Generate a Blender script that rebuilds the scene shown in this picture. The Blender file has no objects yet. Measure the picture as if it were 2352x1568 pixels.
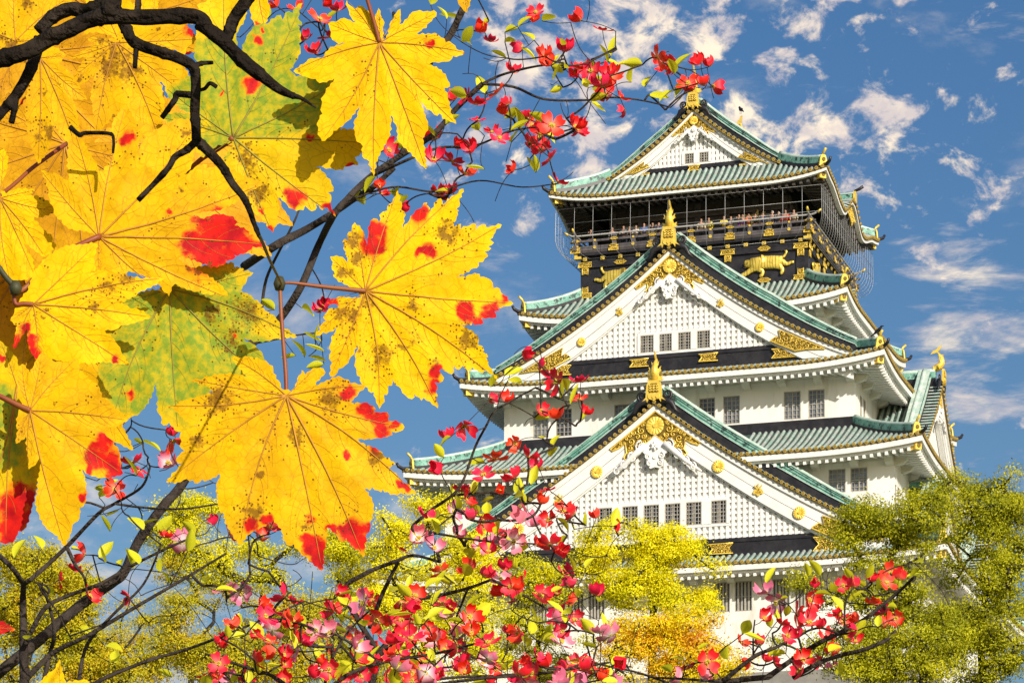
import bpy, math, random
import numpy as np
from mathutils import Vector, Matrix, noise, geometry
C = bpy.context.scene
COL = C.collection
random.seed(7)
R = math.radians
# ---------------------------------------------------------------- camera, world, sun, exposure
FPX, HX, HY = 7200.0, 1176.0, 2665.3          # focal length and horizon in units of a 2352 px wide picture
cam_d = bpy.data.cameras.new('camera')
cam = bpy.data.objects.new('camera', cam_d); COL.objects.link(cam)
cam.location = (0, 0, 0); cam.rotation_euler = (R(90), 0, 0)
cam_d.sensor_width = 36; cam_d.lens = 36 * FPX / 2352
cam_d.shift_y = (HY - 784) / 2352
cam_d.clip_start = 0.05; cam_d.clip_end = 9000
C.camera = cam
SUN_AZ, SUN_EL = 27.0, 25.0                   # degrees to the right of straight behind the camera, height
sun_dir = Vector((math.sin(R(SUN_AZ)) * math.cos(R(SUN_EL)), -math.cos(R(SUN_AZ)) * math.cos(R(SUN_EL)), math.sin(R(SUN_EL))))
sl = bpy.data.lights.new('sun', 'SUN'); sl.energy = 4.3; sl.angle = R(0.53); sl.color = (1, .93, .81)
so = bpy.data.objects.new('sun', sl); COL.objects.link(so)
so.rotation_euler = sun_dir.to_track_quat('Z', 'Y').to_euler(); so.location = (40, -60, 80)
W = bpy.data.worlds.new('World'); C.world = W; W.use_nodes = True
def world():
    nt = W.node_tree; N = nt.nodes; L = nt.links
    bg = N['Background']; bg.inputs[1].default_value = .12
    sky = N.new('ShaderNodeTexSky'); sky.sky_type = 'NISHITA'; sky.sun_disc = False
    sky.sun_elevation = R(SUN_EL); sky.sun_rotation = math.atan2(sun_dir.x, sun_dir.y)
    sky.air_density = 1.15; sky.dust_density = 2.4; sky.ozone_density = 3.0; sky.altitude = 0
    hs = N.new('ShaderNodeHueSaturation'); hs.inputs['Saturation'].default_value = 1.30; hs.inputs['Hue'].default_value = .507; hs.inputs['Value'].default_value = .70
    L.new(sky.outputs[0], hs.inputs['Color'])
    tc = N.new('ShaderNodeTexCoord')
    def mapn(scale, loc, rot=0):
        m = N.new('ShaderNodeMapping'); m.inputs['Scale'].default_value = scale; m.inputs['Location'].default_value = loc
        m.inputs['Rotation'].default_value = (0, rot, 0); L.new(tc.outputs['Generated'], m.inputs[0]); return m
    def nz(m, sc, det, rough, dist=0):
        n = N.new('ShaderNodeTexNoise'); n.inputs['Scale'].default_value = sc; n.inputs['Detail'].default_value = det
        n.inputs['Roughness'].default_value = rough; n.inputs['Distortion'].default_value = dist; L.new(m.outputs[0], n.inputs['Vector']); return n
    def mr(x, a, b, c=0, d=1):
        r = N.new('ShaderNodeMapRange'); r.interpolation_type = 'SMOOTHSTEP'
        for i, q in zip((1, 2, 3, 4), (a, b, c, d)): r.inputs[i].default_value = q
        L.new(x, r.inputs[0]); return r.outputs[0]
    def mt(op, a, b):
        m = N.new('ShaderNodeMath'); m.operation = op
        for i, q in ((0, a), (1, b)):
            if isinstance(q, (int, float)): m.inputs[i].default_value = q
            else: L.new(q, m.inputs[i])
        return m.outputs[0]
    puff = nz(mapn((1, 1, 1.35), (3.1, 0, 1.7), .5), 68, 8, .62, .3)
    big = nz(mapn((1, 1, 1.3), (.45, 0, .2), .6), 9.0, 2, .5)
    sep = N.new('ShaderNodeSeparateXYZ'); L.new(tc.outputs['Generated'], sep.inputs[0])
    # a patchy field of small puffs high up, drawn-out streaks lower on the right
    high = mt('MULTIPLY', mr(sep.outputs[2], .262, .305), mr(sep.outputs[0], -.05, .0))
    cover = mt('ADD', mt('MULTIPLY', mr(big.outputs[0], .40, .60), high), mt('MULTIPLY', high, .42))
    thr = mt('SUBTRACT', .635, mt('MULTIPLY', cover, .115))
    c1 = mr(mt('SUBTRACT', puff.outputs[0], thr), -.03, .15)
    st = nz(mapn((1, 1, 3.6), (0, 0, .3), -.42), 26, 7, .62, .3)
    low = mt('MULTIPLY', mr(sep.outputs[0], .085, .15), mt('MULTIPLY', mr(sep.outputs[2], .215, .24), mr(sep.outputs[2], .292, .262)))
    c2 = mr(mt('ADD', st.outputs[0], mt('MULTIPLY', low, .16)), .60, .90)
    low2 = mt('MULTIPLY', mr(sep.outputs[0], -.04, -.10), mr(sep.outputs[2], .235, .20))
    st2 = nz(mapn((1, 1, 2.2), (2, 0, .9), .1), 20, 7, .6, .2)
    c3 = mt('MULTIPLY', mr(mt('ADD', st2.outputs[0], mt('MULTIPLY', low2, .13)), .56, .86), .7)
    cl = mt('MINIMUM', mt('ADD', mt('ADD', c1, c2), c3), .93)
    shade = nz(mapn((1, 1, 1.3), (3.1, 0, 1.69), .5), 68, 5, .55, .3)
    cc = N.new('ShaderNodeMix'); cc.data_type = 'RGBA'
    L.new(mr(shade.outputs[0], .40, .66), cc.inputs[0])
    cc.inputs[6].default_value = (5.6, 4.9, 4.7, 1); cc.inputs[7].default_value = (8.8, 7.4, 5.6, 1)
    mx = N.new('ShaderNodeMix'); mx.data_type = 'RGBA'
    L.new(cl, mx.inputs[0]); L.new(hs.outputs[0], mx.inputs[6]); L.new(cc.outputs[2], mx.inputs[7])
    L.new(mx.outputs[2], bg.inputs[0])
world()
C.view_settings.view_transform = 'Standard'; C.view_settings.look = 'None'
C.view_settings.gamma = 1; C.view_settings.exposure = .22
C.render.engine = 'CYCLES'
C.cycles.max_bounces = 6; C.cycles.transparent_max_bounces = 8; C.cycles.use_denoising = True
C.cycles.sample_clamp_indirect = 4
# ---------------------------------------------------------------- helpers
def at(x, y, Y):
    return Vector(((x - HX) / FPX * Y, Y, (HY - y) / FPX * Y))
def tag(o, label=None, cat=None, group=None, kind=None):
    if label: o['label'] = label
    if cat: o['category'] = cat
    if group: o['group'] = group
    if kind: o['kind'] = kind
    return o
def empty(name, loc, rz=0, **k):
    o = bpy.data.objects.new(name, None); COL.objects.link(o); o.location = loc; o.rotation_euler = (0, 0, rz)
    o.empty_display_size = .2
    return tag(o, **k)
def link(name, me, parent=None, loc=None):
    o = bpy.data.objects.new(name, me); COL.objects.link(o)
    if parent is not None: o.parent = parent
    if loc is not None: o.location = loc
    return o
class MB:
    def __init__(s): s.v = []; s.f = []; s.m = []; s.sm = []
    def add(s, vs, fs, mi=0, smooth=False):
        o = len(s.v); s.v += [tuple(p) for p in vs]
        for f in fs: s.f.append(tuple(i + o for i in f)); s.m.append(mi); s.sm.append(smooth)
    def box(s, a, b, mi=0, F=None):
        vs = [(x, y, z) for x in (a[0], b[0]) for y in (a[1], b[1]) for z in (a[2], b[2])]
        if F: vs = [F(*p) for p in vs]
        s.add(vs, [(0, 1, 3, 2), (4, 6, 7, 5), (0, 4, 5, 1), (2, 3, 7, 6), (0, 2, 6, 4), (1, 5, 7, 3)], mi)
    def hexa(s, vs, mi=0):
        s.add(vs, [(0, 1, 3, 2), (4, 6, 7, 5), (0, 4, 5, 1), (2, 3, 7, 6), (0, 2, 6, 4), (1, 5, 7, 3)], mi)
    def tube(s, pts, r, n=6, mi=0, smooth=True, cap=True):
        pts = [Vector(p) for p in pts]; k = len(pts)
        if k < 2: return
        rs = r if isinstance(r, (list, tuple)) else [r] * k
        t = (pts[1] - pts[0]).normalized()
        u = t.orthogonal().normalized(); vs = []
        for i, p in enumerate(pts):
            t2 = (pts[min(i + 1, k - 1)] - pts[max(i - 1, 0)])
            if t2.length > 1e-9: t = t2.normalized()
            u = (u - t * u.dot(t))
            u = u.normalized() if u.length > 1e-6 else t.orthogonal().normalized()
            w = t.cross(u)
            for j in range(n):
                a = 2 * math.pi * j / n
                vs.append(p + (u * math.cos(a) + w * math.sin(a)) * rs[i])
        fs = [(i * n + j, i * n + (j + 1) % n, (i + 1) * n + (j + 1) % n, (i + 1) * n + j) for i in range(k - 1) for j in range(n)]
        if cap: fs += [tuple(range(n))[::-1], tuple(range((k - 1) * n, k * n))]
        s.add(vs, fs, mi, smooth)
    def prism(s, poly, d0, d1, F, mi=0, mi_side=None):
        n = len(poly)
        tri = geometry.tessellate_polygon([[Vector((p[0], p[1], 0)) for p in poly]])
        vs = [F(p[0], d1, p[1]) for p in poly] + [F(p[0], d0, p[1]) for p in poly]
        fs = [tuple(t) for t in tri] + [tuple(i + n for i in t) for t in tri]
        s.add(vs, fs, mi)
        s.add(vs, [(i, (i + 1) % n, (i + 1) % n + n, i + n) for i in range(n)], mi if mi_side is None else mi_side)
    def grid(s, P, mi=0, smooth=True):
        a = len(P); b = len(P[0])
        s.add([p for row in P for p in row], [(i * b + j, i * b + j + 1, (i + 1) * b + j + 1, (i + 1) * b + j) for i in range(a - 1) for j in range(b - 1)], mi, smooth)
    def mesh(s, name, mats):
        me = bpy.data.meshes.new(name); me.from_pydata(s.v, [], s.f)
        for m in (mats if isinstance(mats, (list, tuple)) else [mats]): me.materials.append(m)
        me.polygons.foreach_set('material_index', s.m); me.polygons.foreach_set('use_smooth', s.sm)
        me.update(); return me
    def build(s, name, mats, parent=None, loc=None):
        return link(name, s.mesh(name, mats), parent, loc)
def skin_mesh(name, joints, edges, mat, sub=2, xf=None):
    """joints: list of (pos, radius or (rx, ry)); one continuous skinned surface."""
    me = bpy.data.meshes.new(name); me.from_pydata([j[0] for j in joints], edges, [])
    ob = bpy.data.objects.new(name + '_tmp', me); COL.objects.link(ob)
    ob.modifiers.new('skin', 'SKIN').use_smooth_shade = True
    for i, j in enumerate(joints):
        r = j[1] if isinstance(j[1], tuple) else (j[1], j[1])
        me.skin_vertices[0].data[i].radius = r
    me.skin_vertices[0].data[0].use_root = True
    ss = ob.modifiers.new('sub', 'SUBSURF'); ss.levels = ss.render_levels = sub
    dg = bpy.context.evaluated_depsgraph_get(); dg.update()
    out = bpy.data.meshes.new_from_object(ob.evaluated_get(dg))
    bpy.data.objects.remove(ob)
    out.name = name; out.materials.clear(); out.materials.append(mat)
    if xf: out.transform(xf)
    return out
# ---------------------------------------------------------------- materials
def mat(name, col, rough=.6, metal=0, col2=None, scale=2.0, det=4, lo=.4, hi=.6, stretch=(1, 1, 1), bump=0, bscale=30, trans=0, spec=.4, col3=None, s3=9, lo3=.56, hi3=.66, coat=0):
    m = bpy.data.materials.new(name); m.use_nodes = True
    N = m.node_tree.nodes; L = m.node_tree.links; P = N['Principled BSDF']
    P.inputs['Roughness'].default_value = rough; P.inputs['Metallic'].default_value = metal
    P.inputs['Specular IOR Level'].default_value = spec
    tc = N.new('ShaderNodeTexCoord'); mp = N.new('ShaderNodeMapping'); mp.inputs['Scale'].default_value = stretch
    L.new(tc.outputs['Object'], mp.inputs[0])
    out = None
    def nzr(sc, lo, hi, d):
        n = N.new('ShaderNodeTexNoise'); n.inputs['Scale'].default_value = sc; n.inputs['Detail'].default_value = d; n.inputs['Roughness'].default_value = .70
        L.new(mp.outputs[0], n.inputs['Vector']); r = N.new('ShaderNodeMapRange'); r.inputs[1].default_value = lo; r.inputs[2].default_value = hi
        L.new(n.outputs[0], r.inputs[0]); return r.outputs[0]
    def mixc(f, a, b):
        x = N.new('ShaderNodeMix'); x.data_type = 'RGBA'; L.new(f, x.inputs[0])
        for i, q in ((6, a), (7, b)):
            if isinstance(q, tuple): x.inputs[i].default_value = q + (1,)
            else: L.new(q, x.inputs[i])
        return x.outputs[2]
    if col2:
        out = mixc(nzr(scale, lo, hi, det), col, col2)
        if col3: out = mixc(nzr(s3, lo3, hi3, 5), out, col3)
        L.new(out, P.inputs['Base Color'])
    else: P.inputs['Base Color'].default_value = tuple(col) + (1,)
    if bump:
        n = N.new('ShaderNodeTexNoise'); n.inputs['Scale'].default_value = bscale; n.inputs['Detail'].default_value = 4
        L.new(mp.outputs[0], n.inputs['Vector']); b = N.new('ShaderNodeBump'); b.inputs['Strength'].default_value = bump; b.inputs['Distance'].default_value = .05
        L.new(n.outputs[0], b.inputs['Height']); L.new(b.outputs[0], P.inputs['Normal'])
    if trans:
        t = N.new('ShaderNodeBsdfTranslucent'); ms = N.new('ShaderNodeMixShader'); ms.inputs[0].default_value = trans
        if out is not None: L.new(out, t.inputs[0])
        else: t.inputs[0].default_value = tuple(col) + (1,)
        L.new(P.outputs[0], ms.inputs[1]); L.new(t.outputs[0], ms.inputs[2]); L.new(ms.outputs[0], N['Material Output'].inputs[0])
    return m
M = {}
M['plaster'] = mat('white_plaster', (.84, .82, .77), .8, col2=(.76, .74, .68), scale=.5, lo=.45, hi=.75, bump=.12, bscale=9, col3=(.60, .56, .47), s3=1.3, lo3=.52, hi3=.76, stretch=(1, 1, .2))
M['white'] = mat('white_painted_board', (.82, .81, .79), .6, col2=(.73, .72, .68), scale=1.2, lo=.45, hi=.75)
M['soffit'] = mat('cream_soffit', (.74, .72, .63), .75, col2=(.64, .62, .52), scale=1.0)
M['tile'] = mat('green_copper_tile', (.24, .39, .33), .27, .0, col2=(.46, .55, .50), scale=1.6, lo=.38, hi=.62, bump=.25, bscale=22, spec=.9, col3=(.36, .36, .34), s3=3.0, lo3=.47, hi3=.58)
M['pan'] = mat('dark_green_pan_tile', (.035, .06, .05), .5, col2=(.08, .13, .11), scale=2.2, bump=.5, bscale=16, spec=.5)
M['ridge'] = mat('verdigris_ridge', (.10, .30, .23), .5, col2=(.26, .50, .41), scale=1.6, lo=.38, hi=.62, bump=.4, bscale=14, col3=(.03, .065, .055), s3=2.6, lo3=.52, hi3=.60)
M['ridge_cap'] = mat('pale_ridge_cap', (.36, .50, .43), .35, col2=(.56, .64, .57), scale=2, spec=.7)
M['black'] = mat('black_lacquer', (.014, .013, .016), .42, col2=(.03, .027, .03), scale=1.5, spec=.4, bump=.05)
M['dark'] = mat('dark_brown_timber', (.055, .046, .042), .6, col2=(.085, .073, .067), scale=2)
M['rail'] = mat('grey_brown_rail', (.085, .075, .08), .6, col2=(.13, .115, .12), scale=2)
M['gold'] = mat('gilt_metal', (1.0, .72, .12), .36, .35, col2=(.92, .62, .08), scale=6, spec=.6, bump=.15, bscale=30)
M['gold_dark'] = mat('tarnished_gilt', (.24, .155, .02), .55, .2, col2=(.13, .08, .012), scale=8)
M['capring'] = mat('gilt_tile_end', (.66, .48, .12), .45, .3, col2=(.46, .32, .08), scale=7)
M['glass'] = mat('window_glass', (.16, .17, .19), .08, col2=(.30, .31, .32), scale=.8, lo=.42, hi=.6, spec=.8)
M['glass_dark'] = mat('dark_window_glass', (.03, .03, .04), .08, col2=(.10, .10, .12), scale=.9, spec=.8)
M['muntin'] = mat('stone_grey_window_bar', (.46, .43, .37), .6, col2=(.36, .33, .28), scale=3)
M['wire'] = mat('galvanised_wire', (.42, .42, .42), .4, .4)
M['stone'] = mat('castle_stone', (.30, .28, .25), .85, col2=(.20, .19, .17), scale=.4, bump=.6, bscale=.9)
M['skin'] = mat('skin', (.44, .25, .17), .5)
M['hair'] = mat('black_hair', (.012, .010, .009), .45)
M['feather'] = mat('black_feather', (.012, .012, .014), .4)
# ---------------------------------------------------------------- the keep
ZB = 29.0
A = R(17.825)
KEEP = empty('castle_keep', (13.1394, 200, ZB), -A, label='white multi-tiered castle keep with green copper roofs, gilt ornaments and a black top storey', cat='castle')
OFF = (0, 0, -ZB)
def part(mb, name, mats, parent=None, label=None):
    o = mb.build(name, mats, parent or KEEP, OFF if parent is None else None)
    if label: o['label'] = label
    return o
def Ff(s, d, z): return Vector((s, -d, z))
def Fr(s, d, z): return Vector((d, s, z))
def Fb(s, d, z): return Vector((-s, d, z))
def Fl(s, d, z): return Vector((-d, -s, z))
def shift(F, s0): return lambda s, d, z: F(s + s0, d, z)
def keep_pt(u, v, z):
    return Vector((13.1394 + u * math.cos(A) + v * math.sin(A), 200 - u * math.sin(A) + v * math.cos(A), z))

def disc(mb, c, F, r, th, mi, n=10, tilt=0):
    s, d, z = c
    vs = [F(s, d + th, z)] + [F(s + r * math.cos(2 * math.pi * i / n), d + th, z + r * math.sin(2 * math.pi * i / n)) for i in range(n)]
    vs += [F(s + r * math.cos(2 * math.pi * i / n), d, z + r * math.sin(2 * math.pi * i / n)) for i in range(n)]
    mb.add(vs, [(0, 1 + i, 1 + (i + 1) % n) for i in range(n)] + [(1 + i, 1 + (i + 1) % n, 1 + n + (i + 1) % n, 1 + n + i) for i in range(n)], mi)
def cap_end(mb, s, d, z, F, r=.112):
    disc(mb, (s, d, z), F, r, .05, 0, 10); disc(mb, (s, d + .05, z), F, r * .62, .012, 1, 8); disc(mb, (s, d + .06, z), F, r * .28, .012, 0, 6)
def roll(mb, pts, F, r=.105, n=5, mi=0):
    """half-round tile roll along pts (s, d, z); its cross direction is s"""
    vs = []
    for (s, d, z) in pts:
        for j in range(n + 1):
            a = math.pi * j / n
            vs.append(F(s + r * math.cos(a), d, z + r * math.sin(a)))
    k = n + 1
    mb.add(vs, [(i * k + j, i * k + j + 1, (i + 1) * k + j + 1, (i + 1) * k + j) for i in range(len(pts) - 1) for j in range(n)], mi, True)
def roll_side(mb, pts, F, r=.105, n=5, mi=0):
    """roll running along s; cross direction is d"""
    vs = []
    for (s, d, z) in pts:
        for j in range(n + 1):
            a = math.pi * j / n
            vs.append(F(s, d + r * math.cos(a), z + r * math.sin(a)))
    k = n + 1
    mb.add(vs, [(i * k + j, i * k + j + 1, (i + 1) * k + j + 1, (i + 1) * k + j) for i in range(len(pts) - 1) for j in range(n)], mi, True)
def strip(mb, rows, mi=0, smooth=False): mb.grid(rows, mi, smooth)
def sweep_box(mb, path, up0, up1, hw, side, mi=0):
    """box section swept along path; side = half-width direction per point"""
    vs = []
    for i, p in enumerate(path):
        w = side[i] * hw; a = up0[i] if isinstance(up0, list) else up0; b = up1[i] if isinstance(up1, list) else up1
        vs += [p - w + Vector((0, 0, a)), p + w + Vector((0, 0, a)), p + w + Vector((0, 0, b)), p - w + Vector((0, 0, b))]
    n = len(path)
    mb.add(vs, [(i * 4 + j, i * 4 + (j + 1) % 4, (i + 1) * 4 + (j + 1) % 4, (i + 1) * 4 + j) for i in range(n - 1) for j in range(4)] + [(0, 1, 2, 3), (4 * n - 4, 4 * n - 3, 4 * n - 2, 4 * n - 1)], mi)

SP = .372
def kara(s):
    x = abs(s)
    if x > 6.4: return 0
    if x < 3.0: return .72 - 1.42 * (1 - math.cos(math.pi * x / 3.0)) / 2
    return -.70 * (1 + math.cos(math.pi * (x - 3.0) / 3.4)) / 2
def hip_roof(hwe, hde, ze, hwt, hdt, zt, up, dw, zw, dark=False, karahafu=False, c=.25, f1=.30, f2=.24, name='tiled_roof', label=None, cut=0):
    tiles, caps, fas, sof = MB(), MB(), MB(), MB()
    for side, F in enumerate((Ff, Fr, Fb, Fl)):
        Le, De, Lt, Dt = (hwe, hde, hwt, hdt) if side % 2 == 0 else (hde, hwe, hdt, hwt)
        kf = karahafu and side % 2 == 1
        ct = cut if side == 0 else 0
        QS = [(-1, 1)] if not ct else [(-1, -ct / Le), (ct / Le, 1)]
        Dw = De - dw
        def zf(s, t):
            L = Le + (Lt - Le) * t
            q = min(1, abs(s) / L)
            z = ze + (zt - ze) * ((1 - c) * t + c * t * t) + up * max(0, (q - .5) / .5) ** 2.3 * (1 - t) ** 1.5
            if kf:
                k = kara(s)
                if k > 0: z = max(z, ze + k - .05 * t)
                else: z = z + k * (1 - t) ** 2.2
            return z
        df = lambda t: De + (Dt - De) * t
        nS, nT = (90 if kf else 56), 9
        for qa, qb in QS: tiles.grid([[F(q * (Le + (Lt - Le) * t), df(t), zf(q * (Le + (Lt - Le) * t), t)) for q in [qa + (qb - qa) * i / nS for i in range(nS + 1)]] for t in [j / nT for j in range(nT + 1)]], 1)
        nr = int(Le / SP)
        for k in range(-nr, nr + 1):
            s = k * SP
            if abs(s) > Le - .12 or abs(s) < ct: continue
            tm = 1 if abs(s) <= Lt else (Le - abs(s)) / (Le - Lt)
            if tm > .05:
                n = max(2, int(7 * tm) + 1)
                roll(tiles, [(s, df(tm * j / n) + (.04 if j == 0 else 0), zf(s, tm * j / n) + .03) for j in range(n + 1)], F)
            cap_end(caps, s, De + .04, zf(s, 0) + .05, F)
        for qa, qb in QS:
            S = [Le * (qa + (qb - qa) * i / 80) for i in range(81)]
            zs = [zf(s, 0) for s in S]
            g = lambda off, d: [F(max(-(Le - De + d), min(Le - De + d, s)), d, z + off) for s, z in zip(S, zs)]
            strip(caps, [g(.03, De + .02), g(-.07, De + .02), g(-.10, De - .05)], 2)
            strip(fas, [g(-.07, De - .03), g(-.10 - f1, De - .03), g(-.10 - f1, De - .30)], 0)
            if not dark:
                strip(fas, [g(-.10 - f1, De - .24), g(-.10 - f1 - f2 * .5, De - .24), g(-.10 - f1 - f2 * .5, De - .5)], 0)
            e0 = -.10 - f1 - (0 if dark else f2 * .4)
            nq = 7
            rows = []
            for j in range(nq + 1):
                x = j / nq; d = (De - .3) + (Dw - De + .3) * x
                rows.append([F(max(-(Le - De + d), min(Le - De + d, s)), d, (z + e0) * (1 - x) + (zw) * x) for s, z in zip(S, zs)])
            strip(sof, rows, 0)
        e0 = -.10 - f1 - (0 if dark else f2 * .4)
        rp = .44; nr = int(Le / rp)
        for k in range(-nr, nr + 1):
            s = k * rp + .1
            if abs(s) > Le - .55 or abs(s) < ct: continue
            z0 = zf(s, 0) + e0 - .02
            over = max(0, abs(s) - (Le - dw)); d1 = max(Dw, De - dw + over)
            if De - .34 - d1 < .2: continue
            x1 = (De - .34 - d1) / (De - .3 - Dw); z1 = z0 * (1 - x1) + zw * x1
            b = .085
            sof.hexa([F(s - b, De - .30, z0 - f2), F(s - b, De - .30, z0 + .02), F(s - b, d1, z1 - .16), F(s - b, d1, z1 + .02), F(s + b, De - .30, z0 - f2), F(s + b, De - .30, z0 + .02), F(s + b, d1, z1 - .16), F(s + b, d1, z1 + .02)], 1)
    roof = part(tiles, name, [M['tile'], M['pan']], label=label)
    part(caps, 'tile_end_row', [M['capring'], M['gold_dark'], M['gold_dark']], roof)
    part(fas, 'eave_board', M['white'], roof)
    part(sof, 'rafters', [M['dark'], M['dark']] if dark else [M['soffit'], M['white']], roof)
    # hip ridges with a gilt end plate and an upturned corner tile
    for su in (-1, 1):
        for sv in (-1, 1):
            mb = MB(); n = 14; path = []; sd = []
            w = Vector((-sv * 1, su * 1, 0)).normalized()
            for i in range(n + 1):
                t = .10 + .90 * i / n
                x = su * (hwe + (hwt - hwe) * t); y = sv * (hde + (hdt - hde) * t)
                z = ze + (zt - ze) * ((1 - c) * t + c * t * t) + up * (1 - t) ** 1.5
                path.append(Vector((x, y, z))); sd.append(w)
            sweep_box(mb, path, -.05, .17, .24, sd, 1); sweep_box(mb, path, .17, .55, .19, sd, 0); 
            mb.tube([p + Vector((0, 0, .57)) for p in path], .14, 8, 2)
            tip = Vector((su * hwe, sv * hde, ze + up)); out = Vector((su, sv, 0)).normalized()
            mb.tube([path[0] + Vector((0, 0, .05)), tip + Vector((0, 0, .10)), tip + out * .30 + Vector((0, 0, .22)), tip + out * .42 + Vector((0, 0, .42))], [.13, .12, .10, .08], 8, 1)
            part(mb, 'hip_ridge', [M['ridge'], M['black'], M['ridge_cap']], roof)
            g = MB(); p0 = path[0] + out * .06
            def Fo(s, d, z, p0=p0, w=w, out=out): return p0 + w * s + out * d + Vector((0, 0, z))
            g.prism([(-.30, -.05), (-.22, .45), (-.16, .62), (0, .70), (.16, .62), (.22, .45), (.30, -.05), (.12, .05), (0, -.02), (-.12, .05)], 0, .10, Fo)
            disc(g, (0, .1, .38), Fo, .12, .05, 1, 10)
            g.tube([p0 + Vector((0, 0, .62)), p0 + out * .12 + Vector((0, 0, .80)), p0 + out * .34 + Vector((0, 0, .98))], [.07, .075, .08], 8, 0)
            part(g, 'ridge_end_plate', [M['gold'], M['gold_dark']], roof)
            if not dark or True:
                g = MB(); q = tip - out * .55 + Vector((0, 0, -.62 if not dark else -.42))
                def Fo2(s, d, z, p0=q, w=w, out=out): return p0 + w * s + out * d + Vector((0, 0, z))
                g.box((-.20, 0, -.22), (.20, .16, .20), 0, Fo2); disc(g, (0, .16, 0), Fo2, .13, .03, 1, 10)
                for e in (-1, 1):
                    g.prism([(0, -.2), (-.75, -.24), (-.5, 0), (-.7, .24), (0, .2)], e * .2 - .02, e * .2 + .02, lambda s, d, z, q=q: q + w * d + out * (s + .1) + Vector((0, 0, z)), 0)
                part(g, 'corner_fitting', [M['gold'], M['gold_dark']], roof)
                h = MB(); h.tube([q - out * .05, q - out * (dw * 1.38 - .3) + Vector((0, 0, -.05))], .17, 4, 0); part(h, 'hip_rafter', M['dark'] if dark else M['soffit'], roof)
    return roof

def wall(hw, hd, z0, z1, mats, holes={}, name='wall', rd=.16):
    mb = MB()
    for side, F in enumerate((Ff, Fr, Fb, Fl)):
        L, D = (hw, hd) if side % 2 == 0 else (hd, hw)
        H = holes.get(side, [])
        xs = sorted({-L, L} | {h[0] for h in H} | {h[1] for h in H}); zz = sorted({z0, z1} | {h[2] for h in H} | {h[3] for h in H})
        for i in range(len(xs) - 1):
            for j in range(len(zz) - 1):
                cx, cz = (xs[i] + xs[i + 1]) / 2, (zz[j] + zz[j + 1]) / 2
                if any(h[0] < cx < h[1] and h[2] < cz < h[3] for h in H): continue
                mb.add([F(xs[i], D, zz[j]), F(xs[i + 1], D, zz[j]), F(xs[i + 1], D, zz[j + 1]), F(xs[i], D, zz[j + 1])], [(0, 1, 2, 3)])
        for a, b, c, d in H:
            q = [(a, c), (b, c), (b, d), (a, d)]
            vs = [F(x, D, z) for x, z in q] + [F(x, D - rd - .06, z) for x, z in q]
            mb.add(vs, [(i, (i + 1) % 4, (i + 1) % 4 + 4, i + 4) for i in range(4)])
    return part(mb, name, mats)
def window(F, D, a, b, c, d, nx=4, nz=6, pane='glass', bars='grid', rd=.14, name='window'):
    mb = MB(); dd = D - rd; fr = .055
    def bx(x0, x1, z0, z1, d0, d1): mb.box((x0, d0, z0), (x1, d1, z1), 0, F)
    bx(a, a + fr, c, d, dd, D - .03); bx(b - fr, b, c, d, dd, D - .03); bx(a + fr, b - fr, c, c + fr, dd, D - .035); bx(a + fr, b - fr, d - fr, d, dd, D - .035)
    w = b - a; h = d - c
    if bars == 'grid':
        for i in range(1, nx): bx(a + w * i / nx - .016, a + w * i / nx + .016, c + fr, d - fr, D - .075, D - .045)
        for j in range(1, nz): bx(a + fr, b - fr, c + h * j / nz - .015, c + h * j / nz + .015, D - .095, D - .076)
        bx(a + fr, b - fr, c + h * .5 - .03, c + h * .5 + .03, dd + .004, D - .097); bx(a + w * .5 - .03, a + w * .5 + .03, c + fr, d - fr, dd + .006, D - .099)
    else:
        for i in range(1, nx): bx(a + w * i / nx - .055, a + w * i / nx + .055, c + fr, d - fr, D - .11, D - .02)
        bx(a + fr, b - fr, c + h * .5 - .02, c + h * .5 + .02, dd + .004, D - .115)
    o = part(mb, name, M['muntin'])
    p = MB(); p.add([F(a, dd - .004, c), F(b, dd - .004, c), F(b, dd - .004, d), F(a, dd - .004, d)], [(0, 1, 2, 3)])
    part(p, 'pane', M[pane], o); return o
def brackets(hw, hd, z, F_list=((Ff, 0), (Fr, 1)), sp=2.3, dark=False):
    mb = MB()
    for F, sd in F_list:
        L, D = (hw, hd) if sd == 0 else (hd, hw)
        n = max(2, round(2 * L / sp)); 
        for i in range(n + 1):
            s = -L + 2 * L * i / n; s = max(-L + .25, min(L - .25, s))
            mb.hexa([F(s - .24, D, z - .55), F(s - .24, D, z + .15), F(s - .24, D + .55, z - .42), F(s - .24, D + .95, z + .10), F(s + .24, D, z - .55), F(s + .24, D, z + .15), F(s + .24, D + .55, z - .42), F(s + .24, D + .95, z + .10)])
        mb.box((-L, D, z - .22), (L, D + .10, z + .10), 0, F)
    return part(mb, 'eave_brackets', M['soffit'])

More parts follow.
